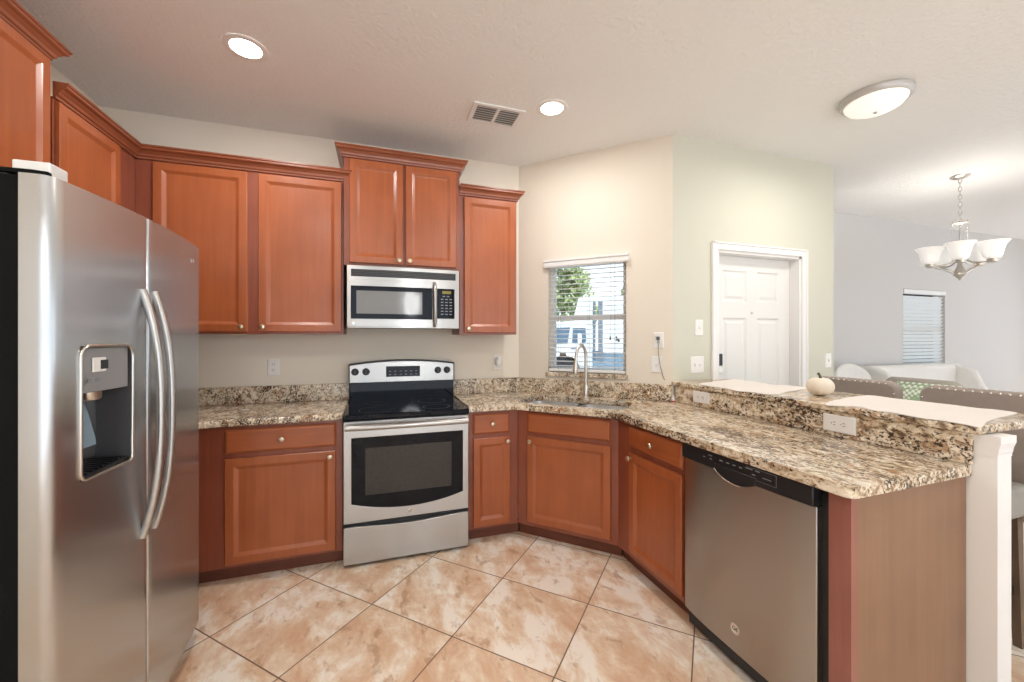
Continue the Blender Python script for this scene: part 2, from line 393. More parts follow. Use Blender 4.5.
def text_part(name, body, size, mat, parent, loc, rot):
    cu = bpy.data.curves.new(name, 'FONT'); cu.body = body; cu.size = size; cu.align_x = 'CENTER'; cu.align_y = 'CENTER'; cu.extrude = 0.0004
    cu.materials.append(mat)
    tmp = bpy.data.objects.new(name, cu); C.objects.link(tmp); bpy.context.view_layer.update()
    me = bpy.data.meshes.new_from_object(tmp.evaluated_get(bpy.context.evaluated_depsgraph_get())); bpy.data.objects.remove(tmp)
    o = bpy.data.objects.new(name, me); C.objects.link(o); o.parent = parent; o.location = loc; o.rotation_euler = rot
    return o

FRONT = Matrix.Rotation(PI / 2, 4, 'X')     # turns +z of a lathe to -y
def emblem(parent, x, y, z, r, disc='chrome', T=None, rot=(PI / 2, 0, 0)):
    T = (T or Matrix.Translation((x, y, z)) @ FRONT)
    e = MB().lathe([(r * 0.9, 0), (r, 0.0012), (r, 0.002), (r * 0.84, 0.003), (r * 0.80, 0.0022)], 24, T).build('emblem', M[disc], parent, 30)
    return e

# ------------------------------------------------------------------ room shell
def struct(name, mb, mat, parent=None, smooth=None):
    o = mb.build(name, mat, parent, smooth); o['kind'] = 'structure'; return o

H = 2.83
struct('floor', MB().box(-1.80, 9.70, -3.40, 3.40, -0.12, 0.0), M['tile'])
struct('ceiling', MB().box(-1.80, 9.70, -3.40, 3.40, H, H + 0.15), M['ceiling'])

def wall(name, p0, p1, mat, holes=(), th=0.13, h=H):
    """wall whose room face runs p0->p1 (room on the right of travel); holes (s0, s1, z0, z1)"""
    d = Vector((p1[0] - p0[0], p1[1] - p0[1])); Ln = d.length; ang = math.atan2(d.y, d.x)
    T = Matrix.Translation((p0[0], p0[1], 0)) @ Matrix.Rotation(ang, 4, 'Z')
    mb = MB(); s = 0.0
    for s0, s1, z0, z1 in sorted(holes):
        if s0 > s: mb.box(s, s0, 0, th, 0, h, T)
        if z0 > 0: mb.box(s0, s1, 0, th, 0, z0, T)
        if z1 < h: mb.box(s0, s1, 0, th, z1, h, T)
        s = s1
    mb.box(s, Ln, 0, th, 0, h, T)
    return struct(name, mb, mat), T

YB = 3.20; XL = -1.645
CX, CY = 1.135, YB          # corner back wall / diagonal window wall
DX, DY = 1.996, 2.339       # corner diagonal wall / entry-door wall
EX = 3.65                   # end of entry-door wall
wall('wall_left', (XL, -3.3), (XL, YB), M['wall'])
wall('wall_back', (XL, YB), (CX, YB), M['wall'])
WS0, WS1, WZ0, WZ1 = 0.262, 0.892, 1.10, 1.99
wall('wall_window', (CX, CY), (DX, DY), M['wall'], [(WS0, WS1, WZ0, WZ1)])
OX0, OX1, OZ = 2.398, 3.265, 2.035
wall('wall_entry', (DX, DY), (EX, DY), M['wall_green_cast'], [(OX0 - DX, OX1 - DX, 0, OZ)], th=0.12)
struct('wall_return', MB().box(EX - 0.12, EX, DY + 0.12, YB, 0, H), M['wall_grey'])
FX0, FX1 = 6.25, 7.13
wall('wall_far', (EX - 0.12, YB), (9.5, YB), M['wall_grey'], [(FX0 - EX + 0.12, FX1 - EX + 0.12, 1.00, 1.995)])
wall('wall_right', (9.5, YB), (9.5, -3.3), M['wall_grey'], [(0.6, 4.8, 0.05, 2.3)])  # unseen opening, widened to let more daylight into the dining side
wall('wall_rear', (9.5, -3.3), (XL, -3.3), M['wall'], [(0.4, 3.7, 0.03, 2.45), (4.0, 7.0, 0.03, 2.45), (7.3, 10.8, 0.03, 2.45)])  # unseen wall; its wide openings are added for daylight fill
struct('baseboard_far', MB().box(EX, 9.5, YB - 0.014, YB, 0, 0.10), M['white_trim'])
struct('ground', MB().box(-60, 90, -60, 110, -0.40, -0.20), M['bounce_ground'])

# ------------------------------------------------------------------ cabinets
def door_bm(x0, x1, z0, z1, t=0.019, st=0.056):
    def ring(i, y): return [(x0 + i, y, z0 + i), (x1 - i, y, z0 + i), (x1 - i, y, z1 - i), (x0 + i, y, z1 - i)]
    return MB().rings([ring(0, -0.001), ring(0, -t + 0.004), ring(0.004, -t), ring(st - 0.012, -t), ring(st - 0.008, -t + 0.002), ring(st + 0.006, -t + 0.010), ring(st + 0.010, -t + 0.011)])
def slab_bm(x0, x1, z0, z1, t=0.019):
    def ring(i, y): return [(x0 + i, y, z0 + i), (x1 - i, y, z0 + i), (x1 - i, y, z1 - i), (x0 + i, y, z1 - i)]
    return MB().rings([ring(0, -0.001), ring(0, -t + 0.009), ring(0.009, -t + 0.002), ring(0.014, -t)])
def knob(parent, x, z, y=-0.019):
    T = Matrix.Translation((x, y, z)) @ FRONT
    return MB().lathe([(0.006, 0), (0.005, 0.010), (0.008, 0.014), (0.0145, 0.018), (0.016, 0.023), (0.013, 0.028), (0.006, 0.030)], 18, T).build('knob', M['brass'], parent, 40)
def door(parent, x0, x1, z0, z1, kx=None, kz=None):
    d = door_bm(x0, x1, z0, z1).build('door', M['wood_v'], parent)
    if kx is not None: knob(d, kx, kz)
    return d
def drawer(parent, x0, x1, z0, z1, kx=None, kz=None, name='drawer'):
    d = slab_bm(x0, x1, z0, z1).build(name, M['wood_h'], parent)
    if kx is not None: knob(d, kx, kz)
    return d
CROWN = [(0, 0), (0.010, 0), (0.012, 0.010), (0.018, 0.014), (0.022, 0.026), (0.034, 0.040), (0.044, 0.046), (0.047, 0.050), (0.047, 0.058), (0.053, 0.062), (0.053, 0.070), (0, 0.070)]

BASE_Z, TOP_Z = 0.088, 0.884
# --- base cabinet left of the range (its face frame runs into the corner behind the refrigerator)
FY = 2.63
t = thing('base_cabinet', 'wide base cabinet with one drawer and one door between refrigerator and range', 'cabinet', (0, FY, 0))
MB().box(-1.64, -0.203, 0, YB - FY - 0.003, BASE_Z, TOP_Z).build('body', M['frame'], t)
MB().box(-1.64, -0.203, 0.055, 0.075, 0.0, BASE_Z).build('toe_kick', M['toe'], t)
drawer(t, -0.808, -0.238, 0.729, 0.864, -0.523, 0.797)
door(t, -0.808, -0.240, 0.108, 0.702, -0.270, 0.672)
# --- return base unit along the left wall, mostly behind the refrigerator
t = thing('corner_base_cabinet', 'plain base cabinet return beside the refrigerator in the left corner', 'cabinet', (-0.985, 2.255, 0), PI / 2)
MB().box(0, 0.372, 0, 0.655, BASE_Z, TOP_Z).build('body', M['frame'], t)
MB().box(0, 0.372, 0.055, 0.075, 0, BASE_Z).build('toe_kick', M['toe'], t)
# --- narrow base cabinet right of the range
A0 = Vector((0.925, FY)); A1 = Vector((1.415, 2.14))
t = thing('base_cabinet', 'narrow base cabinet with small drawer directly right of the range', 'cabinet', (0, FY, 0))
MB().prism([(0.572, 0), (0.924, 0), (0.90, 0.02), (0.90, YB - FY - 0.003), (0.572, YB - FY - 0.003)], BASE_Z, TOP_Z).build('body', M['frame'], t)
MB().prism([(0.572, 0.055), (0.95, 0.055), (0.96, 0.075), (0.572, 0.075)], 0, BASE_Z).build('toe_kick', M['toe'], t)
drawer(t, 0.605, 0.860, 0.729, 0.864, 0.735, 0.797)
door(t, 0.605, 0.864, 0.108, 0.702, 0.842, 0.672)
# --- diagonal sink base
t = thing('sink_base_cabinet', 'diagonal corner base cabinet with false drawer panel under the sink', 'cabinet', (A0.x, A0.y, 0), -PI / 4)
LW = (A1 - A0).length
mb = MB(); mb.prism([(0.002, 0), (LW - 0.002, 0), (LW - 0.14, 0.13), (0.14, 0.13)], BASE_Z, TOP_Z - 0.22); mb.box(0.002, LW - 0.002, 0, 0.018, TOP_Z - 0.22, TOP_Z)
mb.build('body', M['frame'], t)
MB().box(-0.01, LW + 0.01, 0.055, 0.075, 0, BASE_Z).build('toe_kick', M['toe'], t)
drawer(t, 0.079, 0.645, 0.732, 0.865, name='false_drawer_panel')
door(t, 0.077, 0.646, 0.118, 0.704, 0.105, 0.674)
# --- peninsula cabinet between sink base and dishwasher
PX = 1.413
t = thing('base_cabinet', 'base cabinet with drawer and door between diagonal sink base and dishwasher', 'cabinet', (PX, 2.14, 0), -PI / 2)
MB().prism([(0, 0), (0.578, 0), (0.578, 0.60), (-0.02, 0.60), (-0.02, 0.18)], BASE_Z, TOP_Z).build('body', M['frame'], t)
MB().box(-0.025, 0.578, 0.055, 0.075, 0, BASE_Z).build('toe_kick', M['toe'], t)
drawer(t, 0.130, 0.566, 0.738, 0.864, 0.348, 0.800)
door(t, 0.133, 0.563, 0.122, 0.708, 0.156, 0.678)
# --- end panel of the peninsula
t = thing('peninsula_end_unit', 'brown wood end panel closing the peninsula beside the dishwasher', 'cabinet', (0, 0, 0))
MB().box(1.403, 1.43, 0.848, 0.914, 0, TOP_Z).build('front_stile', M['redwood'], t)['label'] = 'reddish brown front stile'
MB().box(1.43, 2.015, 0.848, 0.868, 0, TOP_Z).build('side_panel', M['laminate'], t)

# --- wall cabinets
UF = 2.90
def upper(name, label, x0, x1, z0, z1, y=UF):
    t = thing(name, label, 'cabinet', (0, y, 0))
    MB().box(x0, x1, 0, YB - y - 0.002, z0, z1).build('body', M['frame'], t)
    return t
t = upper('wall_cabinet', 'two-door wall cabinet above the counter between corner and microwave', -1.335, -0.218, 1.402, 2.425)
door(t, -1.249, -0.770, 1.416, 2.412, -0.800, 1.446); door(t, -0.711, -0.228, 1.416, 2.412, -0.684, 1.446)
MB().sweep([(-1.334, 0), (-0.216, 0), (-0.216, 0.10)], CROWN, 2.422).build('crown_molding', M['crown'], t)
t = upper('wall_cabinet', 'tall two-door wall cabinet mounted over the microwave', -0.213, 0.562, 1.862, 2.585, 2.875)
door(t, -0.178, 0.166, 1.880, 2.572, 0.140, 1.908); door(t, 0.183, 0.536, 1.880, 2.572, 0.210, 1.908)
MB().sweep([(-0.213, 0.32), (-0.213, 0), (0.562, 0), (0.562, 0.32)], CROWN, 2.580).build('crown_molding', M['crown'], t)
t = upper('wall_cabinet', 'single-door wall cabinet right of the microwave', 0.567, 1.008, 1.402, 2.425)
door(t, 0.600, 0.998, 1.416, 2.412, 0.628, 1.446)
MB().sweep([(0.566, 0.0), (1.008, 0), (1.008, 0.296)], CROWN, 2.422).build('crown_molding', M['crown'], t)
LF = -1.335
t = thing('wall_cabinet', 'wall cabinet on the left wall turning into the corner past the refrigerator', 'cabinet', (LF, 2.275, 0), PI / 2)
MB().box(0, 0.922, 0.001, 0.305, 1.402, 2.425).build('body', M['frame'], t)
door(t, 0.012, 0.447, 1.416, 2.412, 0.040, 1.446)
MB().sweep([(0.0, 0), (0.625, 0)], CROWN, 2.422).build('crown_molding', M['crown'], t)
t = thing('wall_cabinet', 'raised two-door wall cabinet above the refrigerator with overhanging crown', 'cabinet', (LF - 0.012, 1.34, 0), PI / 2)
MB().box(0, 0.928, 0.001, 0.293, 1.86, 2.585).build('body', M['frame'], t)
door(t, 0.015, 0.455, 1.875, 2.572, 0.43, 1.90); door(t, 0.473, 0.915, 1.875, 2.572, 0.50, 1.90)
MB().sweep([(0.0, 0.29), (0, 0), (0.928, 0), (0.928, 0.29)], CROWN, 2.580).build('crown_molding', M['crown'], t)

# ------------------------------------------------------------------ countertops
def arc(c, r, a0, a1, n=8):
    return [(c[0] + r * math.cos(math.radians(a0 + (a1 - a0) * k / n)), c[1] + r * math.sin(math.radians(a0 + (a1 - a0) * k / n))) for k in range(n + 1)]
def fillet(p0, p1, p2, r, n=6):
    p0, p1, p2 = Vector(p0), Vector(p1), Vector(p2); a = (p0 - p1).normalized(); b = (p2 - p1).normalized()
    th = a.angle(b); d = r / math.tan(th / 2); q0 = p1 + a * d; q1 = p1 + b * d; out = []
    for k in range(n + 1):
        u = k / n; out.append(tuple((q0 * (1 - u) + p1 * u) * (1 - u) + (p1 * (1 - u) + q1 * u) * u))
    return out
CT0, CT1 = 0.886, 0.925
def slab(name, outer, mat, parent, holes=(), z0=CT0, z1=CT1, bevel=0.010):
    bm = bmesh.new(); edges = []; loops = []
    for lp in [outer] + list(holes):
        vs = [bm.verts.new((x, y, z1)) for x, y in lp]; loops.append(vs)
        for i in range(len(vs)): edges.append(bm.edges.new((vs[i], vs[(i + 1) % len(vs)])))
    if holes: bmesh.ops.triangle_fill(bm, use_beauty=True, use_dissolve=False, edges=edges)
    else: bm.faces.new(loops[0])
    r = bmesh.ops.extrude_face_region(bm, geom=bm.faces[:])
    bmesh.ops.translate(bm, verts=[g for g in r['geom'] if isinstance(g, bmesh.types.BMVert)], vec=(0, 0, z0 - z1))
    mb = MB(); mb.bm.free(); mb.bm = bm
    return mb.build(name, mat, parent, 50, bevel, 3)
BS = 0.021; BSZ = 1.043
t = thing('countertop', 'speckled granite countertop with backsplash between refrigerator and range', 'countertop')
edge = [(-0.200, YB - 0.001), (-1.642, YB - 0.001), (-1.642, 2.252), (-0.955, 2.252)] + fillet((-0.955, 2.252), (-0.945, 2.585), (-0.200, 2.592), 0.14) + [(-0.200, 2.592)]
slab('slab', edge, M['granite'], t)
MB().box(-1.64, -0.200, YB - BS, YB - 0.001, CT1, BSZ).build('backsplash', M['granite'], t, None, 0.003)
# right piece with the sink cut-out
def dg(n_, t_): return ((n_ + t_) / R2, (n_ - t_) / R2)       # across / along the diagonal
def rrect(n0, n1, t0, t1, r):
    pts = []
    for cn, ct, a0 in ((n1 - r, t1 - r, 0), (n0 + r, t1 - r, 90), (n0 + r, t0 + r, 180), (n1 - r, t0 + r, 270)):
        for k in range(7):
            a = math.radians(a0 + 90 * k / 6); pts.append(dg(cn + r * math.cos(a), ct + r * math.sin(a)))
    return pts
NF = 3.486 / R2            # counter edge across the diagonal
kx = 3.486
p_a = (0.570, 2.595); p_b = (kx - 2.595, 2.595); p_c = (1.365, kx - 1.365); p_d = (1.365, 0.822); p_e = (2.004, 0.832)
outer = [(0.570, YB - 0.001), p_a] + fillet(p_a, p_b, p_c, 0.22) + fillet(p_b, p_c, p_d, 0.22) + fillet(p_c, p_d, p_e, 0.035) + [(2.014, 0.833), (2.014, 0.862), (2.028, 0.862), (2.028, DY - 0.036), (DX - 0.002, DY - 0.004), (CX - 0.001, YB - 0.002)]
SN0, SN1, ST0, ST1 = 2.545, 2.915, -1.235, -0.485
t = thing('countertop', 'speckled granite countertop from range around diagonal sink to the peninsula end', 'countertop')
slab('slab', outer, M['granite'], t, [rrect(SN0, SN1, ST0, ST1, 0.09)])
MB().box(0.570, CX + 0.0, YB - BS, YB - 0.001, CT1, BSZ).build('backsplash', M['granite'], t, None, 0.003)
u = Vector((DX - CX, DY - CY)).normalized(); Td = Matrix.Translation((CX, CY, 0)) @ Matrix.Rotation(-PI / 4, 4, 'Z')
MB().box(-0.004, 1.21, -BS - 0.001, -0.001, CT1, BSZ, Td).build('backsplash', M['granite'], t, None, 0.003)
MB().box(1.998, 2.017, 0.828, DY - 0.02, CT1 + 0.001, 1.039).build('riser', M['granite'], t, None, 0.003)
# raised bar top
t = tag(slab('raised_counter', [(1.990, 0.802), (2.50, 0.802), (2.50, DY - 0.004), (1.998, DY - 0.004), (1.985, DY + 0.005), (1.985, 0.812)], M['granite'], None, (), 1.040, 1.070, 0.008),
        'raised speckled granite bar ledge running along the peninsula', 'bar top')
# pony wall and its end post
struct('wall_pony', MB().box(2.032, 2.110, 0.860, DY - 0.002, 0, 1.034), M['wall_green_cast'])
t = thing('end_post', 'square cream post with white capital at the end of the peninsula', 'post', (2.064, 0.816, 0))
MB().box(-0.043, 0.043, -0.043, 0.043, 0, 1.0).build('shaft', M['post'], t)
MB().rings([[(-0.046, -a, z), (a, -a, z), (a, 0.042, z), (-0.046, 0.042, z)] for a, z in ((0.0445, 0.965), (0.0445, 0.975), (0.046, 0.980), (0.0475, 0.995), (0.051, 1.010), (0.052, 1.014), (0.052, 1.038))]).build('capital', M['white_trim'], t)

# ------------------------------------------------------------------ sink, faucet
t = thing('sink', 'double-bowl stainless undermount sink below the kitchen window', 'sink')
tm = (ST0 + ST1) / 2
def bowl(t0, t1):
    r0 = rrect(SN0 - 0.004, SN1 + 0.004, t0, t1, 0.07); r1 = rrect(SN0 + 0.006, SN1 - 0.006, t0 + 0.008, t1 - 0.008, 0.065); r2 = rrect(SN0 + 0.03, SN1 - 0.03, t0 + 0.03, t1 - 0.03, 0.05)
    ro = rrect(SN0 - 0.012, SN1 + 0.012, t0 - 0.006, t1 + 0.006, 0.07)
    mb = MB()
    mb.rings([[(x, y, 0.884) for x, y in ro], [(x, y, 0.884) for x, y in r0], [(x, y, 0.72) for x, y in r1], [(x, y, 0.70) for x, y in r2]], False, True)
    return mb
for a, b in ((ST0 - 0.004, tm - 0.014), (tm + 0.014, ST1 + 0.004)):
    bw = bowl(a, b).build('bowl', M['sink_steel'], t, 40)
    c = dg((SN0 + SN1) / 2, (a + b) / 2)
    MB().lathe([(0.045, 0.7005), (0.042, 0.704), (0.022, 0.703), (0.020, 0.7005)], 20, Matrix.Translation((c[0], c[1], 0))).build('drain', M['chrome'], bw, 40)
fx, fy = dg(2.958, -0.848)
t = thing('faucet', 'gooseneck pull-down chrome faucet standing behind the sink', 'faucet', (fx, fy, CT1), math.radians(-45))
MB().lathe([(0.028, 0.0), (0.028, 0.008), (0.022, 0.014), (0.020, 0.09), (0.017, 0.10)], 20).build('base', M['nickel'], t, 40)
gp = [(0, 0, 0.095), (0, 0, 0.22), (0, 0, 0.31)]
for k in range(1, 10):
    a = PI * k / 10; gp.append((-0.018 * (1 - math.cos(a)) * 1.0, -0.062 * (1 - math.cos(a)), 0.31 + 0.088 * math.sin(a)))
gp += [(-0.036, -0.126, 0.31), (-0.037, -0.128, 0.285)]
MB().tube(gp, 0.0115, 12).build('spout', M['nickel'], t, 60)
MB().tube([(-0.037, -0.128, 0.285), (-0.039, -0.133, 0.25), (-0.040, -0.136, 0.20), (-0.040, -0.137, 0.188)], [0.013, 0.017, 0.019, 0.016], 14).build('spray_head', M['nickel'], t, 60)
MB().tube([(0.018, 0, 0.065), (0.040, -0.004, 0.072), (0.085, -0.012, 0.082)], [0.010, 0.008, 0.006], 10).build('lever', M['nickel'], t, 60)

# ------------------------------------------------------------------ range
t = thing('range', 'stainless freestanding electric range with black glass cooktop', 'stove', (0.184, 2.57, 0))
W = 0.378
MB().box(-W, W, 0.028, 0.60, 0.035, 0.883).build('body', M['black'], t)
MB().prism([(-W - 0.004, -0.012), (W + 0.004, -0.012), (W + 0.004, 0.56), (-W - 0.004, 0.56)], 0.884, 0.917).build('cooktop', M['black_glass'], t, None, 0.006)
for x, y, r in ((-0.19, 0.14, 0.11), (0.19, 0.14, 0.09), (-0.19, 0.40, 0.08), (0.19, 0.40, 0.10)):
    MB().lathe([(r, 0.9172), (r, 0.9176), (r - 0.003, 0.9178), (r - 0.003, 0.9172)], 36, Matrix.Translation((x, y, 0)), False, False).build('burner_ring', M['darkgrey'], t, 40)
# oven door: steel frame with a glass window, lower edge of the window gently bowed
wx0, wx1 = -0.334, 0.342
low = [(wx1 + (wx0 - wx1) * k / 12, 0.380 - 0.050 * (1 - ((k - 6) / 6) ** 2)) for k in range(13)]
win = [(wx0, 0.776), (wx1, 0.776)] + low
def plate(outer, holes, y0, y1, mat, name, parent, bevel=0.003):
    bm = bmesh.new(); edges = []
    for lp in [outer] + list(holes):
        vs = [bm.verts.new((x, y0, z)) for x, z in lp]
        for i in range(len(vs)): edges.append(bm.edges.new((vs[i], vs[(i + 1) % len(vs)])))
    bmesh.ops.triangle_fill(bm, use_beauty=True, use_dissolve=False, edges=edges)
    r = bmesh.ops.extrude_face_region(bm, geom=bm.faces[:])
    bmesh.ops.translate(bm, verts=[g for g in r['geom'] if isinstance(g, bmesh.types.BMVert)], vec=(0, y1 - y0, 0))
    mb = MB(); mb.bm.free(); mb.bm = bm
    return mb.build(name, mat, parent, 30, bevel)
dr = plate([(-W, 0.266), (W, 0.266), (W, 0.876), (-W, 0.876)], [win], 0.0, 0.026, M['steel'], 'oven_door', t)
plate(win, [], 0.004, 0.022, M['black_glass'], 'window', dr, None)
MB().box(-0.255, 0.268, 0.0030, 0.0038, 0.425, 0.710).build('window_screen', M['oven_inner'], dr)
hb = MB(); hb.tube([(-W + 0.012, -0.042, 0.846), (-0.2, -0.052, 0.847), (0.2, -0.052, 0.847), (W - 0.012, -0.042, 0.846)], 0.018, 16)
for sx in (-1, 1): hb.box(sx * (W - 0.035) - 0.012, sx * (W - 0.035) + 0.012, -0.045, 0.0, 0.832, 0.852)
hb.build('handle', M['steel'], dr, 50)
emblem(dr, 0.004, 0, 0.300, 0.013); text_part('emblem_letters', 'GE', 0.014, M['darkgrey'], dr, (0.004, -0.0024, 0.300), (PI / 2, 0, 0))
# storage drawer with a dipped top edge
dip = [(W, 0.244)] + [(W - 2 * W * k / 16, 0.244 - 0.016 * math.sin(PI * k / 16) ** 2) for k in range(1, 16)] + [(-W, 0.244)]
plate([(-W, 0.020), (W, 0.020)] + dip, [], 0.0, 0.026, M['steel'], 'storage_drawer', t)
for sx in (-1, 1):
    for y in (0.08, 0.55): MB().lathe([(0.018, 0), (0.018, 0.012), (0.008, 0.014), (0.008, 0.036)], 12, Matrix.Translation((sx * 0.33, y, 0))).build('foot', M['black'], t, 40)
# backguard: black lower part, arched steel control panel
BGY = 0.535
MB().box(-W, W, BGY + 0.006, 0.622, 0.884, 1.06).build('backguard', M['black_glass'], t, None, 0.004)
topz = lambda x: 1.205 - 0.028 * (x / W) ** 2
arcp = [(W - 2 * W * k / 24, topz(W - 2 * W * k / 24)) for k in range(25)]
cp = plate([(-W, 1.050), (W, 1.050)] + arcp, [], BGY, BGY + 0.03, M['steel'], 'control_panel', t)
arcb = [(x * 1.012, z + 0.009) for x, z in arcp]
plate([(-W * 1.012, 1.050), (-W, 1.050)] + arcp[::-1] + [(W, 1.050), (W * 1.012, 1.050)] + arcb, [], BGY - 0.002, 0.622, M['black'], 'panel_rim', cp, 0.003)
MB().box(-0.126, 0.120, BGY - 0.004, BGY + 0.001, 1.088, 1.166).build('display', M['black_glass'], cp, None, 0.002)
for k in range(6):
    for j in range(2): MB().box(-0.105 + k * 0.038, -0.090 + k * 0.038, BGY - 0.0046, BGY - 0.004, 1.102 + j * 0.024, 1.108 + j * 0.024).build('key', M['keys'], cp)
for x in (-0.340, -0.265, 0.255, 0.325):
    T = Matrix.Translation((x, BGY, 1.130)) @ FRONT
    kb = MB().lathe([(0.026, 0), (0.026, 0.004), (0.022, 0.006), (0.020, 0.024), (0.017, 0.027)], 22, T).build('knob', M['black'], cp, 40)
    MB().box(x - 0.004, x + 0.004, BGY - 0.033, BGY - 0.020, 1.110, 1.150).build('grip', M['darkgrey'], kb, None, 0.002)

# ------------------------------------------------------------------ over-the-range microwave
t = thing('microwave', 'stainless over-the-range microwave below the tall wall cabinet', 'microwave', (0.179, 2.83, 0))
W = 0.372; mz0, mz1 = 1.442, 1.857
MB().box(-W, W, 0.02, 0.366, mz0 + 0.004, mz1).build('body', M['darkgrey'], t)
bow = lambda x: -0.012 * (1 - (x / W) ** 2)
def bowed(x0, x1, z0, z1, d0, d1, mat, name, parent, n=14, bev=0.003):
    mb = MB(); rs = []
    for k in range(n + 1):
        x = x0 + (x1 - x0) * k / n; rs.append([(x, bow(x) + d0, z0), (x, bow(x) + d0, z1), (x, bow(x) + d1, z1), (x, bow(x) + d1, z0)])
    mb.rings(rs); return mb.build(name, mat, parent, 30, bev)
bowed(-W, W, mz0, mz1, 0.0, 0.034, M['steel'], 'front_frame', t)
g = bowed(-0.346, 0.346, 1.784, 1.832, -0.003, 0.001, M['black'], 'vent_grille', t, bev=None)
mb = MB()
for k in range(4):
    z = 1.790 + k * 0.011
    rs = [[(x, bow(x) - 0.0045, z), (x, bow(x) - 0.0045, z + 0.004), (x, bow(x) - 0.001, z + 0.004), (x, bow(x) - 0.001, z)] for x in [-0.342 + 0.684 * i / 14 for i in range(15)]]
    mb.rings(rs)
mb.build('louvers', M['darkgrey'], g)
dr = bowed(-W + 0.001, 0.215, 1.452, 1.764, -0.006, 0.001, M['steel'], 'door', t, bev=0.002)
gl = bowed(-0.347, 0.180, 1.504, 1.722, -0.010, -0.004, M['black_glass'], 'door_glass', dr, bev=0.002)
bowed(-0.312, 0.112, 1.538, 1.690, -0.0108, -0.0098, M['mw_window'], 'window', gl, bev=None)
bowed(0.215, 0.338, 1.512, 1.722, -0.009, 0.001, M['black_glass'], 'keypad', t, bev=0.003)
bowed(0.250, 0.312, 1.686, 1.706, -0.0098, -0.0088, M['amber'], 'clock_display', t, bev=None)
mb = MB()
for j in range(7):
    for k in range(3 if j else 2):
        x = 0.240 + k * 0.030 + (0.012 if j == 0 else 0); z = 1.665 - j * 0.021
        MB().box(x, x + 0.018, bow(x) - 0.0102, bow(x) - 0.0088, z, z + 0.007).build('key', M['keys'], t)
MB().tube([(0.196, bow(0.19) - 0.008, 1.757), (0.196, -0.045, 1.735), (0.196, -0.050, 1.61), (0.196, -0.045, 1.485), (0.196, bow(0.19) - 0.008, 1.460)], 0.0115, 12).build('handle', M['steel'], dr, 60)
emblem(t, 0, 0, 0, 0.011, T=Matrix.Translation((-0.330, bow(0.33) - 0.007, 1.474)) @ FRONT); text_part('emblem_letters', 'GE', 0.012, M['darkgrey'], t, (-0.330, bow(0.33) - 0.0094, 1.474), (PI / 2, 0, 0))

# ------------------------------------------------------------------ dishwasher
t = thing('dishwasher', 'stainless dishwasher with black control strip set in the peninsula', 'dishwasher', (1.388, 1.553, 0), -PI / 2)
DWW = 0.612
MB().box(0.004, 0.634, 0.028, 0.60, 0.02, 0.880).build('tub', M['black'], t)
MB().box(0.004, 0.634, 0.098, 0.118, 0.0, 0.098).build('toe_kick', M['black'], t)
rs = []
for k in range(17):
    x = 0.003 + (DWW - 0.006) * k / 16; q = 2 * k / 16 - 1; b = -0.014 * (1 - q ** 4)
    rs.append([(x, 0.004 + b, 0.098), (x, 0.004 + b, 0.812), (x, 0.030, 0.812), (x, 0.030, 0.098)])
dr = MB().rings(rs).build('door', M['steel_dw'], t, 30, 0.003)
cpn = plate([(0.003, 0.815), (DWW - 0.003, 0.815), (DWW - 0.003, 0.882), (0.003, 0.882)], [], -0.014, 0.03, M['black'], 'control_panel', t, 0.004)
# pocket handle dipping under the control strip
pk = [(0.20 + 0.20 * k / 14, 0.818 - 0.036 * math.sin(PI * k / 14) ** 0.7) for k in range(15)]
plate(pk + [(0.40, 0.840), (0.20, 0.840)], [], -0.018, -0.006, M['black'], 'handle_pocket', dr, 0.002)
MB().tube([(x, -0.017, z) for x, z in pk[:10]], 0.0032, 8).build('handle_rim', M['chrome'], dr, 60)
mb = MB()
for x, z, w in ((0.135, .852, .012), (0.165, .866, .020), (0.172, .852, .012), (0.225, .860, .016), (0.260, .860, .014), (0.292, .860, .012), (0.322, .860, .012), (0.352, .868, .030), (0.395, .868, .018), (0.380, .850, .014)):
    MB().box(x, x + w, -0.0150, -0.0138, z - 0.0022, z + 0.0022).build('key', M['keys'], cpn)
mb = MB()
for x0, x1, z0, z1 in ((0.355, 0.480, 0.8745, 0.8755), (0.355, 0.480, 0.832, 0.833), (0.4795, 0.4805, 0.832, 0.8755)): mb.box(x0, x1, -0.0148, -0.0138, z0, z1)
mb.build('display_outline', M['keys'], cpn)
MB().box(0.425, 0.460, -0.0150, -0.0138, 0.849, 0.852).build('key', M['keys'], cpn)
emblem(dr, 0.300, -0.0102, 0.196, 0.022); text_part('emblem_letters', 'GE', 0.022, M['darkgrey'], dr, (0.300, -0.0130, 0.196), (PI / 2, 0, 0))

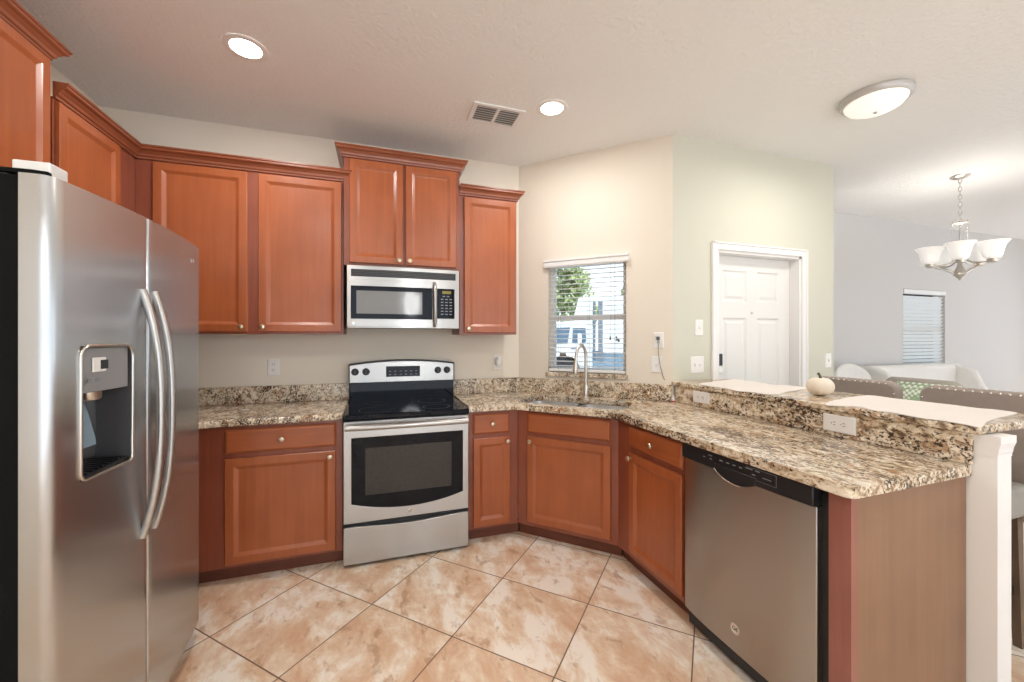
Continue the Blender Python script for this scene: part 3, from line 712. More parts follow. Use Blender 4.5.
# ------------------------------------------------------------------ refrigerator
t = thing('refrigerator', 'stainless side-by-side refrigerator with ice and water dispenser', 'refrigerator')
MB().box(-1.63, -0.878, 1.352, 2.228, 0.025, 1.792).build('body', M['fridge_side'], t)
MB().box(-0.905, -0.852, 1.343, 2.232, 0.07, 1.788).build('gasket', M['gasket'], t)
MB().box(-0.90, -0.845, 1.360, 2.222, 0.012, 0.07).build('toe_grille', M['gasket'], t)
def fx_(y): return -0.756 - 0.034 * ((y - 1.79) / 0.45) ** 2
def fridge_door(name, y0, y1, hole=None, z0=0.074, z1=1.793, ra=True, rb=True):
    ys = [y0 + (y1 - y0) * k / 18 for k in range(19)]; zs = [z0, z0 + 0.3, 0.6, 1.0, 1.2, 1.5, z1 - 0.05, z1]
    if hole: ys = sorted(set([round(y, 5) for y in ys if min(abs(y - hole[0]), abs(y - hole[1])) > 0.012] + [hole[0], hole[1]])); zs = sorted(set([z for z in zs if min(abs(z - hole[2]), abs(z - hole[3])) > 0.02] + [hole[2], hole[3]]))
    plan = []
    r = 0.028 if ra else 0.008; xf = fx_(y0 + r)
    plan.append((-0.850, y0)); plan += [(xf - r + r * math.sin(a), y0 + r - r * math.cos(a)) for a in [PI / 2 * k / 6 for k in range(6)]]
    plan += [(fx_(y), y) for y in ys if y0 + r <= y <= y1 - (0.028 if rb else 0.008)]
    r = 0.028 if rb else 0.008; xf = fx_(y1 - r)
    plan += [(xf - r + r * math.cos(a), y1 - r + r * math.sin(a)) for a in [PI / 2 * k / 6 for k in range(1, 7)]]; plan.append((-0.850, y1))
    mb = MB(); bm = mb.bm; g = [[bm.verts.new((x, y, z)) for z in zs] for x, y in plan]
    for i in range(len(plan) - 1):
        for j in range(len(zs) - 1):
            ym = (plan[i][1] + plan[i + 1][1]) / 2; zm = (zs[j] + zs[j + 1]) / 2
            if hole and hole[0] < ym < hole[1] and hole[2] < zm < hole[3]: continue
            bm.faces.new((g[i][j], g[i + 1][j], g[i + 1][j + 1], g[i][j + 1]))
    bm.faces.new([c[0] for c in g][::-1]); bm.faces.new([c[-1] for c in g])
    for j in range(len(zs) - 1): bm.faces.new((g[-1][j], g[0][j], g[0][j + 1], g[-1][j + 1]))
    o = mb.build(name, M['steel_v'], t, 35); return o
HY0, HY1, HZ0, HZ1 = 1.424, 1.630, 0.982, 1.356
fd = fridge_door('freezer_door', 1.337, 1.714, (HY0, HY1, HZ0, HZ1), rb=False)
rd = fridge_door('refrigerator_door', 1.722, 2.240, ra=False)
# dispenser cavity, panel, spout, paddle, tray
xc = -0.852
mb = MB(); bm = mb.bm
xa0, xa1 = fx_(HY0) - 0.001, fx_(HY1) - 0.001
A = [bm.verts.new(p) for p in ((xa0, HY0, HZ0), (xa1, HY1, HZ0), (xa1, HY1, HZ1), (xa0, HY0, HZ1))]; B = [bm.verts.new((xc, y, z)) for y, z in ((HY0 + 0.004, HZ0 + 0.012), (HY1 - 0.004, HZ0 + 0.012), (HY1 - 0.004, HZ1), (HY0 + 0.004, HZ1))]
for i in range(4): bm.faces.new((A[i], A[(i + 1) % 4], B[(i + 1) % 4], B[i]))
bm.faces.new(B)
dc = mb.build('dispenser_cavity', M['darkgrey'], t)
rim = []
for cy, cz, a0 in ((HY1 - 0.03, HZ1 - 0.03, 0), (HY0 + 0.03, HZ1 - 0.03, 90), (HY0 + 0.02, HZ0 + 0.02, 180), (HY1 - 0.02, HZ0 + 0.02, 270)):
    rr_ = 0.03 if a0 < 180 else 0.02
    for k in range(6):
        a = math.radians(a0 + 90 * k / 5); y = cy + rr_ * math.cos(a); rim.append((fx_(y) + 0.002, y, cz + rr_ * math.sin(a)))
MB().tube(rim, 0.0048, 8, True).build('dispenser_bezel', M['nickel'], t, 60)
mb = MB(); pn = 10; rs = []
for k in range(pn + 1):
    y = HY0 + 0.006 + (HY1 - HY0 - 0.012) * k / pn; x = fx_(y) - 0.006; zt = HZ1 - 0.004
    rs.append([(x, y, 1.222), (x, y, zt), (x - 0.012, y, zt), (x - 0.020, y, 1.222)])
pnl = mb.rings(rs).build('control_panel', M['grey_panel'], dc, 30, 0.003)
x = fx_(1.50) - 0.0045
MB().box(x - 0.003, x + 0.001, 1.470, 1.588, 1.280, 1.322).build('screen_surround', M['white_plastic'], dc, None, 0.001)
MB().box(x, x + 0.0018, 1.502, 1.560, 1.287, 1.314).build('screen', M['lcd'], dc)
mb = MB()
for k in range(5): MB().box(x - 0.002, x + 0.0005, 1.448 + k * 0.038, 1.462 + k * 0.038, 1.252, 1.262).build('key', M['keys'], dc)
MB().lathe([(0.030, 1.225), (0.030, 1.20), (0.026, 1.195)], 20, Matrix.Translation((-0.818, 1.530, 0))).build('ice_chute', M['nickel'], dc, 40)
pd = MB(); rs = []
for z, w, xx in ((1.195, 0.018, -0.822), (1.15, 0.030, -0.816), (1.08, 0.040, -0.806), (1.060, 0.038, -0.803)):
    rs.append([(xx, 1.500 - w, z), (xx, 1.500 + w, z), (xx - 0.005, 1.500 + w, z), (xx - 0.005, 1.500 - w, z)])
pd.rings(rs).build('paddle', M['paddle'], dc)
mb = MB().box(xc, -0.768, HY0 + 0.006, HY1 - 0.006, HZ0 + 0.004, HZ0 + 0.014)
for k in range(9): mb.box(xc + 0.004, -0.772, HY0 + 0.014 + k * 0.024, HY0 + 0.022 + k * 0.024, HZ0 + 0.014, HZ0 + 0.020)
mb.build('drip_tray', M['black'], dc)
# bowed bar handles
for yh, nm in ((1.686, fd), (1.762, rd)):
    pts = []
    for k in range(21):
        q = 2 * k / 20 - 1; pts.append((-0.758 + 0.052 * (1 - abs(q) ** 2.6) , yh, 1.122 + 0.42 * q))
    mb = MB(); mb.tube(pts, [0.012] * 21, 12)
    mb.build('handle', M['steel'], nm, 60)
emT = Matrix.Translation((fx_(2.106) + 0.001, 2.106, 1.717)) @ Matrix.Rotation(PI / 2, 4, 'Y')
emblem(rd, 0, 0, 0, 0.013, T=emT); text_part('emblem_letters', 'GE', 0.014, M['darkgrey'], rd, (fx_(2.106) + 0.0036, 2.106, 1.717), (PI / 2, 0, PI / 2))
MB().prism([(-0.93, 1.345), (-0.83, 1.343), (-0.80, 1.350), (-0.80, 1.364), (-0.84, 1.370), (-0.93, 1.371)], 1.794, 1.806).build('hinge_cover', M['gasket'], t, None, 0.004)
tag(MB().prism([(-0.888, 1.376), (-0.812, 1.376), (-0.812, 1.441), (-0.888, 1.441)], 1.794, 1.838).build('carton', M['white_plastic'], None, None, 0.004), 'small white carton lying on top of the refrigerator', 'box')

# ------------------------------------------------------------------ kitchen window, blind, outside
Tw = Matrix.Translation((CX, CY, 0)) @ Matrix.Rotation(-PI / 4, 4, 'Z')
w1 = thing('window_1', 'white framed kitchen window above the sink', 'window', (CX, CY, 0), -PI / 4, kind='structure')
mb = MB()
for a, b, c, d in ((WS0, WS0 + 0.035, WZ0, WZ1), (WS1 - 0.035, WS1, WZ0, WZ1), (WS0, WS1, WZ0, WZ0 + 0.035), (WS0, WS1, WZ1 - 0.035, WZ1)): mb.box(a, b, 0.065, 0.115, c, d)
mb.box(WS0, WS1, 0.068, 0.108, 1.520, 1.562)
mb.build('window_frame', M['white_trim'], w1)
MB().box(WS0 + 0.03, WS1 - 0.03, 0.088, 0.092, WZ0 + 0.03, WZ1 - 0.03).build('pane', M['glass'], w1)
MB().box(WS0 - 0.012, WS1 + 0.012, -0.022, 0.065, WZ0 - 0.033, WZ0 + 0.001).build('window_sill', M['granite'], w1, None, 0.003)
t = thing('window_blind', 'white horizontal slat blind, tilted open, in the window above the sink', 'blind', (CX, CY, 0), -PI / 4)
MB().rings([[(x, y, z) for y, z in ((0.008, 1.945), (-0.028, 1.945), (-0.034, 1.955), (-0.034, 1.985), (-0.042, 1.992), (-0.042, 2.006), (0.008 - 0.01, 2.006))] for x in (WS0 - 0.022, WS1 + 0.022)]).build('valance', M['blind_white'], t)
mb = MB(); z = 1.150
while z < 1.94:
    x0, x1 = WS0 + 0.008, WS1 - 0.008
    rs = []
    for k in range(5):
        q = k / 4 - 0.5; y = 0.030 + 0.046 * q; zz = z + 0.0035 * (1 - 4 * q * q) + 0.002 * q
        rs.append([(x0, y, zz), (x1, y, zz), (x1, y, zz + 0.0022), (x0, y, zz + 0.0022)])
    mb.rings(rs); z += 0.0365
mb.build('slats', M['slat'], t, 30)
MB().box(WS0 + 0.008, WS1 - 0.008, 0.006, 0.054, 1.106, 1.128).build('bottom_rail', M['blind_white'], t, None, 0.004)
mb = MB()
for x in (WS0 + 0.09, (WS0 + WS1) / 2 + 0.02, WS1 - 0.09):
    for y in (0.006, 0.054): mb.box(x - 0.0009, x + 0.0009, y - 0.0009, y + 0.0009, 1.12, 1.95)
mb.build('ladder_cords', M['cord'], t)
mb = MB().tube([(WS1 - 0.115, -0.004, 1.95), (WS1 - 0.113, -0.005, 1.6), (WS1 - 0.118, -0.005, 1.38)], 0.0012, 6)
mb.lathe([(0.002, 1.395), (0.005, 1.388), (0.007, 1.368), (0.005, 1.360)], 10, Matrix.Translation((WS1 - 0.118, -0.005, 0)))
mb.build('pull_cord', M['cord'], t)

def Vp(u_, d_, z_):         # street frame: u along the kerb, d metres from the camera
    c = Vector((0.494, 0.869)); s_ = Vector((0.869, -0.494)); p = c * d_ + s_ * u_; return (p.x, p.y, z_)
SA = math.atan2(-0.494, 0.869)
struct('street', MB().box(-30, 40, -3, 6, -0.2, -0.17, Matrix.Translation(Vp(0, 12.5, 0)) @ Matrix.Rotation(SA, 4, 'Z')), M['asphalt'])
# box truck (local x along the street, -y towards the house)
TX = Matrix.Rotation(PI / 2, 4, 'X')
t = thing('box_truck', 'white box truck parked on the street outside the kitchen window', 'truck', Vp(-0.72, 11.6, -0.17), SA)
cab = [(-1.25, 0.55), (-1.28, 1.30), (-0.85, 1.95), (0.26, 1.97), (0.42, 2.60), (0.78, 2.60), (0.78, 0.60), (0.5, 0.60), (0.44, 0.80), (0.30, 1.02), (0.10, 1.14), (-0.14, 1.14), (-0.38, 1.04), (-0.54, 0.82), (-0.60, 0.55)]
cb_ = MB().prism(cab, -0.95, 0.95, TX).build('cab', M['truck_white'], t, None, 0.03, 2)
for pts in ([(-0.45, 1.38), (-0.42, 1.80), (0.20, 1.82), (0.13, 1.38)], [(0.25, 1.42), (0.27, 1.80), (0.60, 1.80), (0.62, 1.46), (0.56, 1.38)]):
    MB().prism(pts, 0.945, 0.956, TX).build('side_window', M['truck_glass'], cb_)
MB().box(0.40, 0.50, -1.12, -1.00, 1.28, 1.66).build('mirror', M['truck_white'], cb_, None, 0.02)
MB().box(0.22, 0.34, -0.975, -0.955, 1.24, 1.27).build('door_handle', M['steelgrey'], cb_)
MB().box(0.80, 0.86, -0.90, 0.90, 0.95, 2.50).build('bulkhead', M['steelgrey'], t)
MB().box(0.92, 1.02, -0.97, -0.85, 0.95, 2.50).build('corner_post', M['steelgrey'], t)
bx_ = MB().box(1.03, 6.2, -0.98, 0.98, 1.16, 2.64).build('cargo_box', M['truck_white'], t, None, 0.03)
mb = MB()
for z_ in (1.16, 1.40, 2.40): mb.box(1.05, 6.18, -0.990, -0.978, z_, z_ + 0.03)
mb.build('side_rail', M['truck_white'], bx_)
MB().prism([(1.36, 1.58), (1.40, 1.58), (1.40, 1.52), (1.46, 1.52), (1.46, 1.40), (1.42, 1.40), (1.42, 1.47), (1.36, 1.47)], 0.978, 0.988, TX).build('emblem', M['black'], bx_)
MB().box(0.55, 6.0, -0.90, 0.90, 0.74, 1.15).build('chassis', M['skirt'], t)
for wx in (-0.06, 4.6):
    for sy in (-0.80, 0.80):
        T = Matrix.Translation((wx, sy, 0.50)) @ Matrix.Rotation(PI / 2, 4, 'X')
        wh = MB().lathe([(0.28, -0.13), (0.45, -0.14), (0.50, -0.10), (0.50, 0.10), (0.45, 0.14), (0.28, 0.13)], 28, T).build('wheel', M['rubber'], t, 40)
        MB().lathe([(0.27, -0.135), (0.27, 0.135)], 20, T).build('hub', M['steelgrey'], wh, 40)
def tree(label, loc, h, blobs, n=900, ls=0.30):
    t = thing('tree', label, 'tree', loc, 0, 'trees across the street')
    MB().tube([(0, 0, 0), (0.08, 0.02, h * 0.35), (0.02, -0.05, h * 0.7), (0.05, 0, h * 0.95)], [0.22, 0.17, 0.11, 0.05], 9).build('trunk', M['bark'], t, 50)
    mb = MB()
    for k in range(n):
        cx, cy, cz, r = random.choice(blobs); d = Vector((random.gauss(0, 1), random.gauss(0, 1), random.gauss(0, 1))).normalized() * r * random.uniform(0.55, 1.0)
        p = Vector((cx, cy, cz)) + d; a = Vector((random.uniform(-1, 1), random.uniform(-1, 1), random.uniform(-1, 1))).normalized(); b = a.orthogonal().normalized(); s_ = ls * random.uniform(0.6, 1.2)
        mb.face([p - a * s_, p + b * s_ * 0.45, p + a * s_, p - b * s_ * 0.45])
    f = mb.build('foliage', M['leaf'], t); f['kind'] = 'stuff'
    return t
tree('broad green tree behind the truck cab outside the window', Vp(-1.7, 25, -0.2), 5.5, [(0, 0, 4.6, 1.5), (1.0, 0.3, 4.0, 1.3), (-1.2, 0, 4.2, 1.4), (0.6, -0.4, 5.2, 1.1), (1.6, 0, 3.0, 1.0), (-0.4, 0, 3.0, 1.4), (0.3, 0, 6.0, 0.9)], 1700)
tree('green tree rising behind the white cargo box outside the window', Vp(3.6, 27, -0.2), 5.5, [(0, 0, 4.6, 1.3), (-0.9, 0.2, 4.3, 0.8), (0.6, 0, 5.4, 1.0), (1.4, 0, 4.6, 1.2), (-0.5, 0, 5.8, 0.5)], 1100)

# ------------------------------------------------------------------ entry door
d1 = thing('door_1', 'white six-panel entry door recessed beyond the bar', 'door', (0, DY, 0), kind='structure')
cw = 0.058
mb = MB()
for x0, x1, z0, z1 in ((OX0 - cw, OX0, 0, OZ), (OX1, OX1 + cw, 0, OZ), (OX0 - cw, OX1 + cw, OZ, OZ + cw)):
    mb.box(x0, x1, -0.014, 0.0, z0, z1)
for x0, x1, z0, z1 in ((OX0 - cw, OX0 - cw + 0.014, 0, OZ + cw), (OX1 + cw - 0.014, OX1 + cw, 0, OZ + cw), (OX0 - cw, OX1 + cw, OZ + cw - 0.014, OZ + cw)):
    mb.box(x0, x1, -0.021, -0.013, z0, z1)
mb.build('door_casing', M['white_trim'], d1, None, 0.003)
mb = MB(); mb.box(OX0, OX0 + 0.018, 0.0, 0.118, 0, OZ); mb.box(OX1 - 0.018, OX1, 0.0, 0.118, 0, OZ); mb.box(OX0, OX1, 0.0, 0.118, OZ - 0.018, OZ)
mb.build('door_jamb', M['white_trim'], d1)
SX0, SX1, SY = OX0 + 0.02, OX1 - 0.02, 0.080
def sunk(mb, x0, x1, z0, z1, y):
    def ring(i, yy): return [(x0 + i, yy, z0 + i), (x1 - i, yy, z0 + i), (x1 - i, yy, z1 - i), (x0 + i, yy, z1 - i)]
    mb.rings([ring(0, y), ring(0.012, y + 0.010), ring(0.026, y + 0.010), ring(0.044, y + 0.002)], False, True)
w_ = SX1 - SX0; st = 0.115; xm = (SX0 + SX1) / 2; px = [(SX0 + st, xm - 0.055), (xm + 0.055, SX1 - st)]
pz = [(0.20, 0.78), (0.93, 1.535), (1.660, 1.905)]
hl = [[(a, c), (b, c), (b, d), (a, d)] for a, b in px for c, d in pz]
sl = plate([(SX0, 0.005), (SX1, 0.005), (SX1, OZ - 0.02), (SX0, OZ - 0.02)], hl, SY, SY + 0.036, M['door_paint'], 'door_slab', d1, None)
mb = MB()
for a, b in px:
    for c, d in pz: sunk(mb, a, b, c, d, SY)
mb.build('door_panels', M['door_paint'], sl)
MB().lathe([(0.010, 0), (0.010, 0.005), (0.006, 0.006)], 14, Matrix.Translation((xm, SY, 1.575)) @ FRONT).build('peephole', M['nickel'], sl, 40)
lk = MB().box(SX0 + 0.040, SX0 + 0.095, SY - 0.022, SY, 1.165, 1.255).build('keypad_lock', M['black'], sl, None, 0.005)
MB().box(SX0 + 0.040, SX0 + 0.095, SY - 0.024, SY, 1.105, 1.163).build('lock_body', M['nickel'], lk, None, 0.005)
hd = MB(); T = Matrix.Translation((SX0 + 0.068, SY, 1.0)) @ FRONT
hd.lathe([(0.032, 0), (0.032, 0.008), (0.012, 0.012), (0.011, 0.045)], 20, T); hd.tube([(SX0 + 0.068, SY - 0.045, 1.0), (SX0 + 0.12, SY - 0.048, 1.0), (SX0 + 0.18, SY - 0.042, 0.998)], 0.009, 10)
hd.build('door_handle', M['nickel'], sl, 40)

# ------------------------------------------------------------------ wall plates, plug-ins
def plate_thing(name, label, cat, loc, rotz, w=0.072, h=0.116, kind='outlet', gang=1):
    t = thing(name, label, cat, loc, rotz)
    def ring(i, y): return [(-w / 2 + i, y, -h / 2 + i), (w / 2 - i, y, -h / 2 + i), (w / 2 - i, y, h / 2 - i), (-w / 2 + i, y, h / 2 - i)]
    MB().rings([ring(0, 0), ring(0, -0.003), ring(0.004, -0.006)]).build('cover_plate', M['white_plastic'], t)
    for g in range(gang):
        ox = (g - (gang - 1) / 2) * 0.046
        if kind == 'outlet':
            for oz in (-0.020, 0.020):
                rc = MB().lathe([(0.0165, 0), (0.0165, 0.0015)], 18, Matrix.Translation((ox, -0.006, oz)) @ FRONT).build('receptacle', M['white_plastic'], t)
                mb = MB(); mb.box(ox - 0.0075, ox - 0.005, -0.0082, -0.0070, oz - 0.002, oz + 0.008); mb.box(ox + 0.005, ox + 0.0075, -0.0082, -0.0070, oz - 0.002, oz + 0.008); mb.box(ox - 0.002, ox + 0.002, -0.0082, -0.0070, oz - 0.010, oz - 0.006)
                mb.build('slots', M['slot'], rc)
        elif kind == 'flat_outlet':     # plate lying on its side
            for ox2 in (-0.020, 0.020):
                rc = MB().lathe([(0.0165, 0), (0.0165, 0.0015)], 18, Matrix.Translation((ox2, -0.006, 0)) @ FRONT).build('receptacle', M['white_plastic'], t)
                mb = MB(); mb.box(ox2 - 0.002, ox2 + 0.008, -0.0082, -0.0070, 0.005, 0.0075); mb.box(ox2 - 0.002, ox2 + 0.008, -0.0082, -0.0070, -0.0075, -0.005); mb.box(ox2 - 0.011, ox2 - 0.007, -0.0082, -0.0070, -0.002, 0.002)
                mb.build('slots', M['slot'], rc)
        else:
            MB().rings([[(ox - 0.006, -0.005, -0.013), (ox + 0.006, -0.005, -0.013), (ox + 0.006, -0.005, 0.013), (ox - 0.006, -0.005, 0.013)], [(ox - 0.005, -0.014, -0.002), (ox + 0.005, -0.014, -0.002), (ox + 0.005, -0.013, 0.010), (ox - 0.005, -0.013, 0.010)]]).build('toggle', M['white_plastic'], t)
    return t
plate_thing('wall_outlet', 'white wall outlet above the counter between refrigerator and range', 'outlet', (-0.695, YB, 1.172), 0)
def onD(s, off=0.0, z=0): p = Vector((CX, CY)) + Vector((1, -1)).normalized() * s - Vector((1, 1)).normalized() * off; return (p.x, p.y, z)
plate_thing('wall_outlet', 'upper white wall outlet with a dark cord plugged in, right of window', 'outlet', onD(1.120, 0, 1.360), -PI / 4)
plate_thing('wall_switch', 'white wall switch below the corded outlet right of the window', 'switch', onD(1.105, 0, 1.185), -PI / 4, kind='switch')
c0 = onD(1.118, 0.008, 1.372)
mb = MB().tube([c0, onD(1.118, 0.022, 1.368), onD(1.120, 0.026, 1.34), onD(1.122, 0.020, 1.26), onD(1.134, 0.018, 1.17), onD(1.152, 0.018, 1.10), onD(1.164, 0.020, 1.075)], 0.0022, 8)
mb.box(-0.010, 0.010, -0.024, 0.0, -0.010, 0.014, Matrix.Translation(onD(1.118, 0.0075, 1.372)) @ Matrix.Rotation(-PI / 4, 4, 'Z'))
tag(mb.build('power_cord', M['cord'], None, 50), 'thin dark power cord hanging from outlet right of the window', 'cord')
plate_thing('wall_switch', 'single white rocker switch high beside the entry door casing', 'switch', (2.226, DY, 1.452), 0, kind='switch')
plate_thing('wall_switch', 'double white toggle switch plate low beside the entry door casing', 'switch', (2.210, DY, 1.180), 0, w=0.118, h=0.122, kind='switch', gang=2)
plate_thing('wall_switch', 'white switch plate on the wall right of the entry door', 'switch', (3.580, DY, 1.187), 0, kind='switch')
plate_thing('riser_outlet', 'white sideways outlet in granite riser nearest the peninsula end', 'outlet', (1.998, 1.256, 0.985), -PI / 2, w=0.136, h=0.078, kind='flat_outlet')
plate_thing('riser_outlet', 'white sideways outlet in granite riser near the sink', 'outlet', (1.998, 2.078, 0.990), -PI / 2, w=0.136, h=0.074, kind='flat_outlet')
t = thing('air_freshener', 'white oval plug-in air freshener on the wall under the right cabinet', 'air freshener', (0.945, YB, 1.17))
MB().rings([[(0.026 * s * math.cos(a), y, 0.010 + 0.046 * s * math.sin(a)) for a in [2 * PI * k / 20 for k in range(20)]] for s, y in ((0.8, -0.004), (1.0, -0.015), (1.0, -0.035), (0.8, -0.048), (0.4, -0.053))]).build('housing', M['white_plastic'], t, 60)
MB().box(-0.034, 0.034, -0.006, 0.0, -0.056, 0.058).build('cover_plate', M['white_plastic'], t, None, 0.003)

# ------------------------------------------------------------------ ceiling fixtures
def area(name, loc, size, power, col=WARM, parent=None, spread=PI):
    d = bpy.data.lights.new(name, 'AREA'); d.shape = 'DISK'; d.size = size; d.energy = power; d.color = col; d.spread = spread
    o = bpy.data.objects.new(name, d); C.objects.link(o); o.location = loc
    if parent: o.parent = parent
    return o
def can(label, x, y):
    t = thing('recessed_light', label, 'ceiling light', (x, y, H), 0, 'recessed ceiling lights')
    MB().lathe([(0.098, -0.001), (0.098, -0.004), (0.090, -0.007), (0.070, -0.005), (0.068, -0.001)], 36, None, False, False).build('trim_ring', M['white_trim'], t, 40)
    MB().lathe([(0.069, -0.0012), (0.069, -0.0035), (0.050, -0.0055)], 36).build('lens', M['can_lens'], t, 40)
    area('can_lamp', (0, 0, -0.012), 0.13, CAN_W, WARM, t)
    return t
can('round recessed ceiling light over the counter left of the range', -0.626, 2.323)
can('round recessed ceiling light beside the air vent', 1.044, 2.316)
can('added unseen recessed fill light behind the viewpoint, refrigerator side', -0.626, 0.20)  # unseen can, added to raise the room brightness
can('added unseen recessed fill light behind the viewpoint, peninsula side', 1.044, 0.10)  # second added can out of view, extra fill
t = thing('added_fill_pendant', 'added unseen white globe fill lamp hanging behind the viewpoint', 'ceiling light', (0.6, -1.5, 0))  # unseen lamp added to brighten the ceiling and cabinet fronts
MB().lathe([(0.06, 2.829), (0.06, 2.812), (0.02, 2.80)], 24).build('canopy', M['white_trim'], t, 40)
MB().tube([(0, 0, 2.81), (0, 0, 2.10)], 0.006, 8).build('rod', M['nickel'], t, 60)
MB().sphere((0, 0, 1.95), 0.16).build('globe', M['globe'], t, 60)
d = bpy.data.lights.new('globe_fill_lamp', 'POINT'); d.energy = FILL_PENDANT_W; d.color = (0.91, 0.96, 1.0); d.shadow_soft_size = 0.17
o = bpy.data.objects.new('globe_fill_lamp', d); C.objects.link(o); o.location = (0, 0, 1.95); o.parent = t
t = thing('ceiling_vent', 'white louvered air vent in the ceiling beside a recessed light', 'vent', (0.727, 2.507, H))
mb = MB()
for a, b, c, d in ((-0.168, 0.168, -0.112, -0.088), (-0.168, 0.168, 0.088, 0.112), (-0.168, -0.138, -0.088, 0.088), (0.138, 0.168, -0.088, 0.088), (-0.010, 0.010, -0.088, 0.088)): mb.box(a, b, c, d, -0.010, -0.0005)
mb.build('frame', M['white_trim'], t, None, 0.002)
MB().box(-0.139, 0.139, -0.089, 0.089, -0.0016, -0.0006).build('duct', M['duct'], t)
mb = MB()
for k in range(7):
    y = -0.074 + k * 0.0247
    for x0, x1 in ((-0.138, -0.010), (0.010, 0.138)):
        mb.rings([[(x, y - 0.008, -0.009), (x, y + 0.006, -0.003), (x, y + 0.007, -0.004), (x, y - 0.007, -0.010)] for x in (x0, x1)])
mb.build('louvers', M['white_trim'], t)
FLX, FLY = 2.835, 1.585
t = thing('flush_mount_light', 'round frosted dome ceiling light with white rim over the bar', 'ceiling light', (FLX, FLY, H))
MB().lathe([(0.165, -0.001), (0.172, -0.008), (0.170, -0.030), (0.158, -0.042), (0.150, -0.040)], 44, None, False, False).build('rim', M['rim'], t, 40)
MB().lathe([(0.150, -0.034), (0.146, -0.048), (0.128, -0.068), (0.095, -0.084), (0.050, -0.094), (0.008, -0.097)], 44).build('dome', M['dome'], t, 60)
MB().lathe([(0.010, -0.095), (0.011, -0.100), (0.006, -0.106)], 16).build('finial', M['nickel'], t, 40)
area('dome_lamp', (0, 0, -0.112), 0.28, FLUSH_W, (1, 0.95, 0.88), t)

# chandelier
HX, HY = 4.956, 2.125
t = thing('chandelier', 'five-light brushed nickel chandelier with alabaster glass shades', 'chandelier', (HX, HY, 0), math.radians(203.2))
MB().lathe([(0.066, 2.829), (0.064, 2.820), (0.040, 2.806), (0.012, 2.800)], 28).build('canopy', M['nickel'], t, 40)
mb = MB()
for k in range(10):
    z = 2.785 - k * 0.036; pts = []
    for j in range(12):
        a = 2 * PI * j / 12; q = Vector((0.010 * math.cos(a), 0, 0.023 * math.sin(a)))
        pts.append((q.x if k % 2 else 0, 0 if k % 2 else q.x, z + q.z))
    mb.tube(pts, 0.0028, 6, True)
mb.build('chain', M['nickel'], t, 60)
MB().lathe([(0.004, 2.46), (0.010, 2.445), (0.014, 2.425), (0.060, 2.410), (0.062, 2.404), (0.02, 2.398), (0.012, 2.39)], 24).build('crown_plate', M['nickel'], t, 40)
mb = MB()
for k in range(6):
    a = 2 * PI * k / 6; mb.tube([(0.052 * math.cos(a), 0.052 * math.sin(a), 2.425), (0.052 * math.cos(a), 0.052 * math.sin(a), 2.23), (0.030 * math.cos(a), 0.030 * math.sin(a), 2.10)], 0.0045, 7)
mb.build('column_rods', M['chrome'], t, 60)
MB().lathe([(0.006, 2.395), (0.008, 2.10), (0.040, 2.09), (0.034, 2.07), (0.016, 2.05), (0.020, 2.02), (0.046, 1.96), (0.046, 1.945), (0.020, 1.918), (0.010, 1.905), (0.004, 1.892)], 22).build('column', M['nickel'], t, 40)
SR = 0.195
for k in range(5):
    A_ = Matrix.Rotation(2 * PI * k / 5, 4, 'Z'); mb = MB(); rs = []
    for q in range(13):
        u_ = q / 12; r = 0.03 + 0.235 * u_; z = 1.945 + 0.085 * (1 - (1 - u_) ** 2.0) + 0.012 * u_; w = 0.016 * (1 - 0.55 * u_); h_ = 0.006
        rs.append([A_ @ Vector((r, -w, z)), A_ @ Vector((r, w, z)), A_ @ Vector((r, w, z + h_)), A_ @ Vector((r, -w, z + h_))])
    mb.rings(rs)
    mb.tube([A_ @ Vector((0.03, 0, 2.08)), A_ @ Vector((0.08, 0, 2.045)), A_ @ Vector((0.14, 0, 2.035)), A_ @ Vector((SR, 0, 2.045))], 0.007, 8)
    c = A_ @ Vector((SR, 0, 0)); Tc = Matrix.Translation((c.x, c.y, 0))
    mb.lathe([(0.012, 2.020), (0.030, 2.030), (0.036, 2.055), (0.030, 2.060)], 18, Tc)
    arm = mb.build('arm', M['nickel'], t, 40)
    MB().lathe([(0.026, 2.052), (0.042, 2.056), (0.058, 2.082), (0.066, 2.125), (0.075, 2.165), (0.094, 2.192), (0.103, 2.202), (0.100, 2.203), (0.072, 2.168), (0.062, 2.125), (0.054, 2.085), (0.038, 2.062), (0.024, 2.058)], 32, Tc, False, False).build('shade', M['shade'], arm, 60)
    MB().lathe([(0.012, 2.062), (0.014, 2.085), (0.026, 2.115), (0.024, 2.140), (0.010, 2.155)], 16, Tc).build('bulb', M['can_lens'], arm, 60)
    d = bpy.data.lights.new('bulb_lamp', 'POINT'); d.energy = CHAND_W; d.color = (1, 0.95, 0.88); d.shadow_soft_size = 0.03
    o = bpy.data.objects.new('bulb_lamp', d); C.objects.link(o); o.location = (c.x, c.y, 2.185); o.parent = t

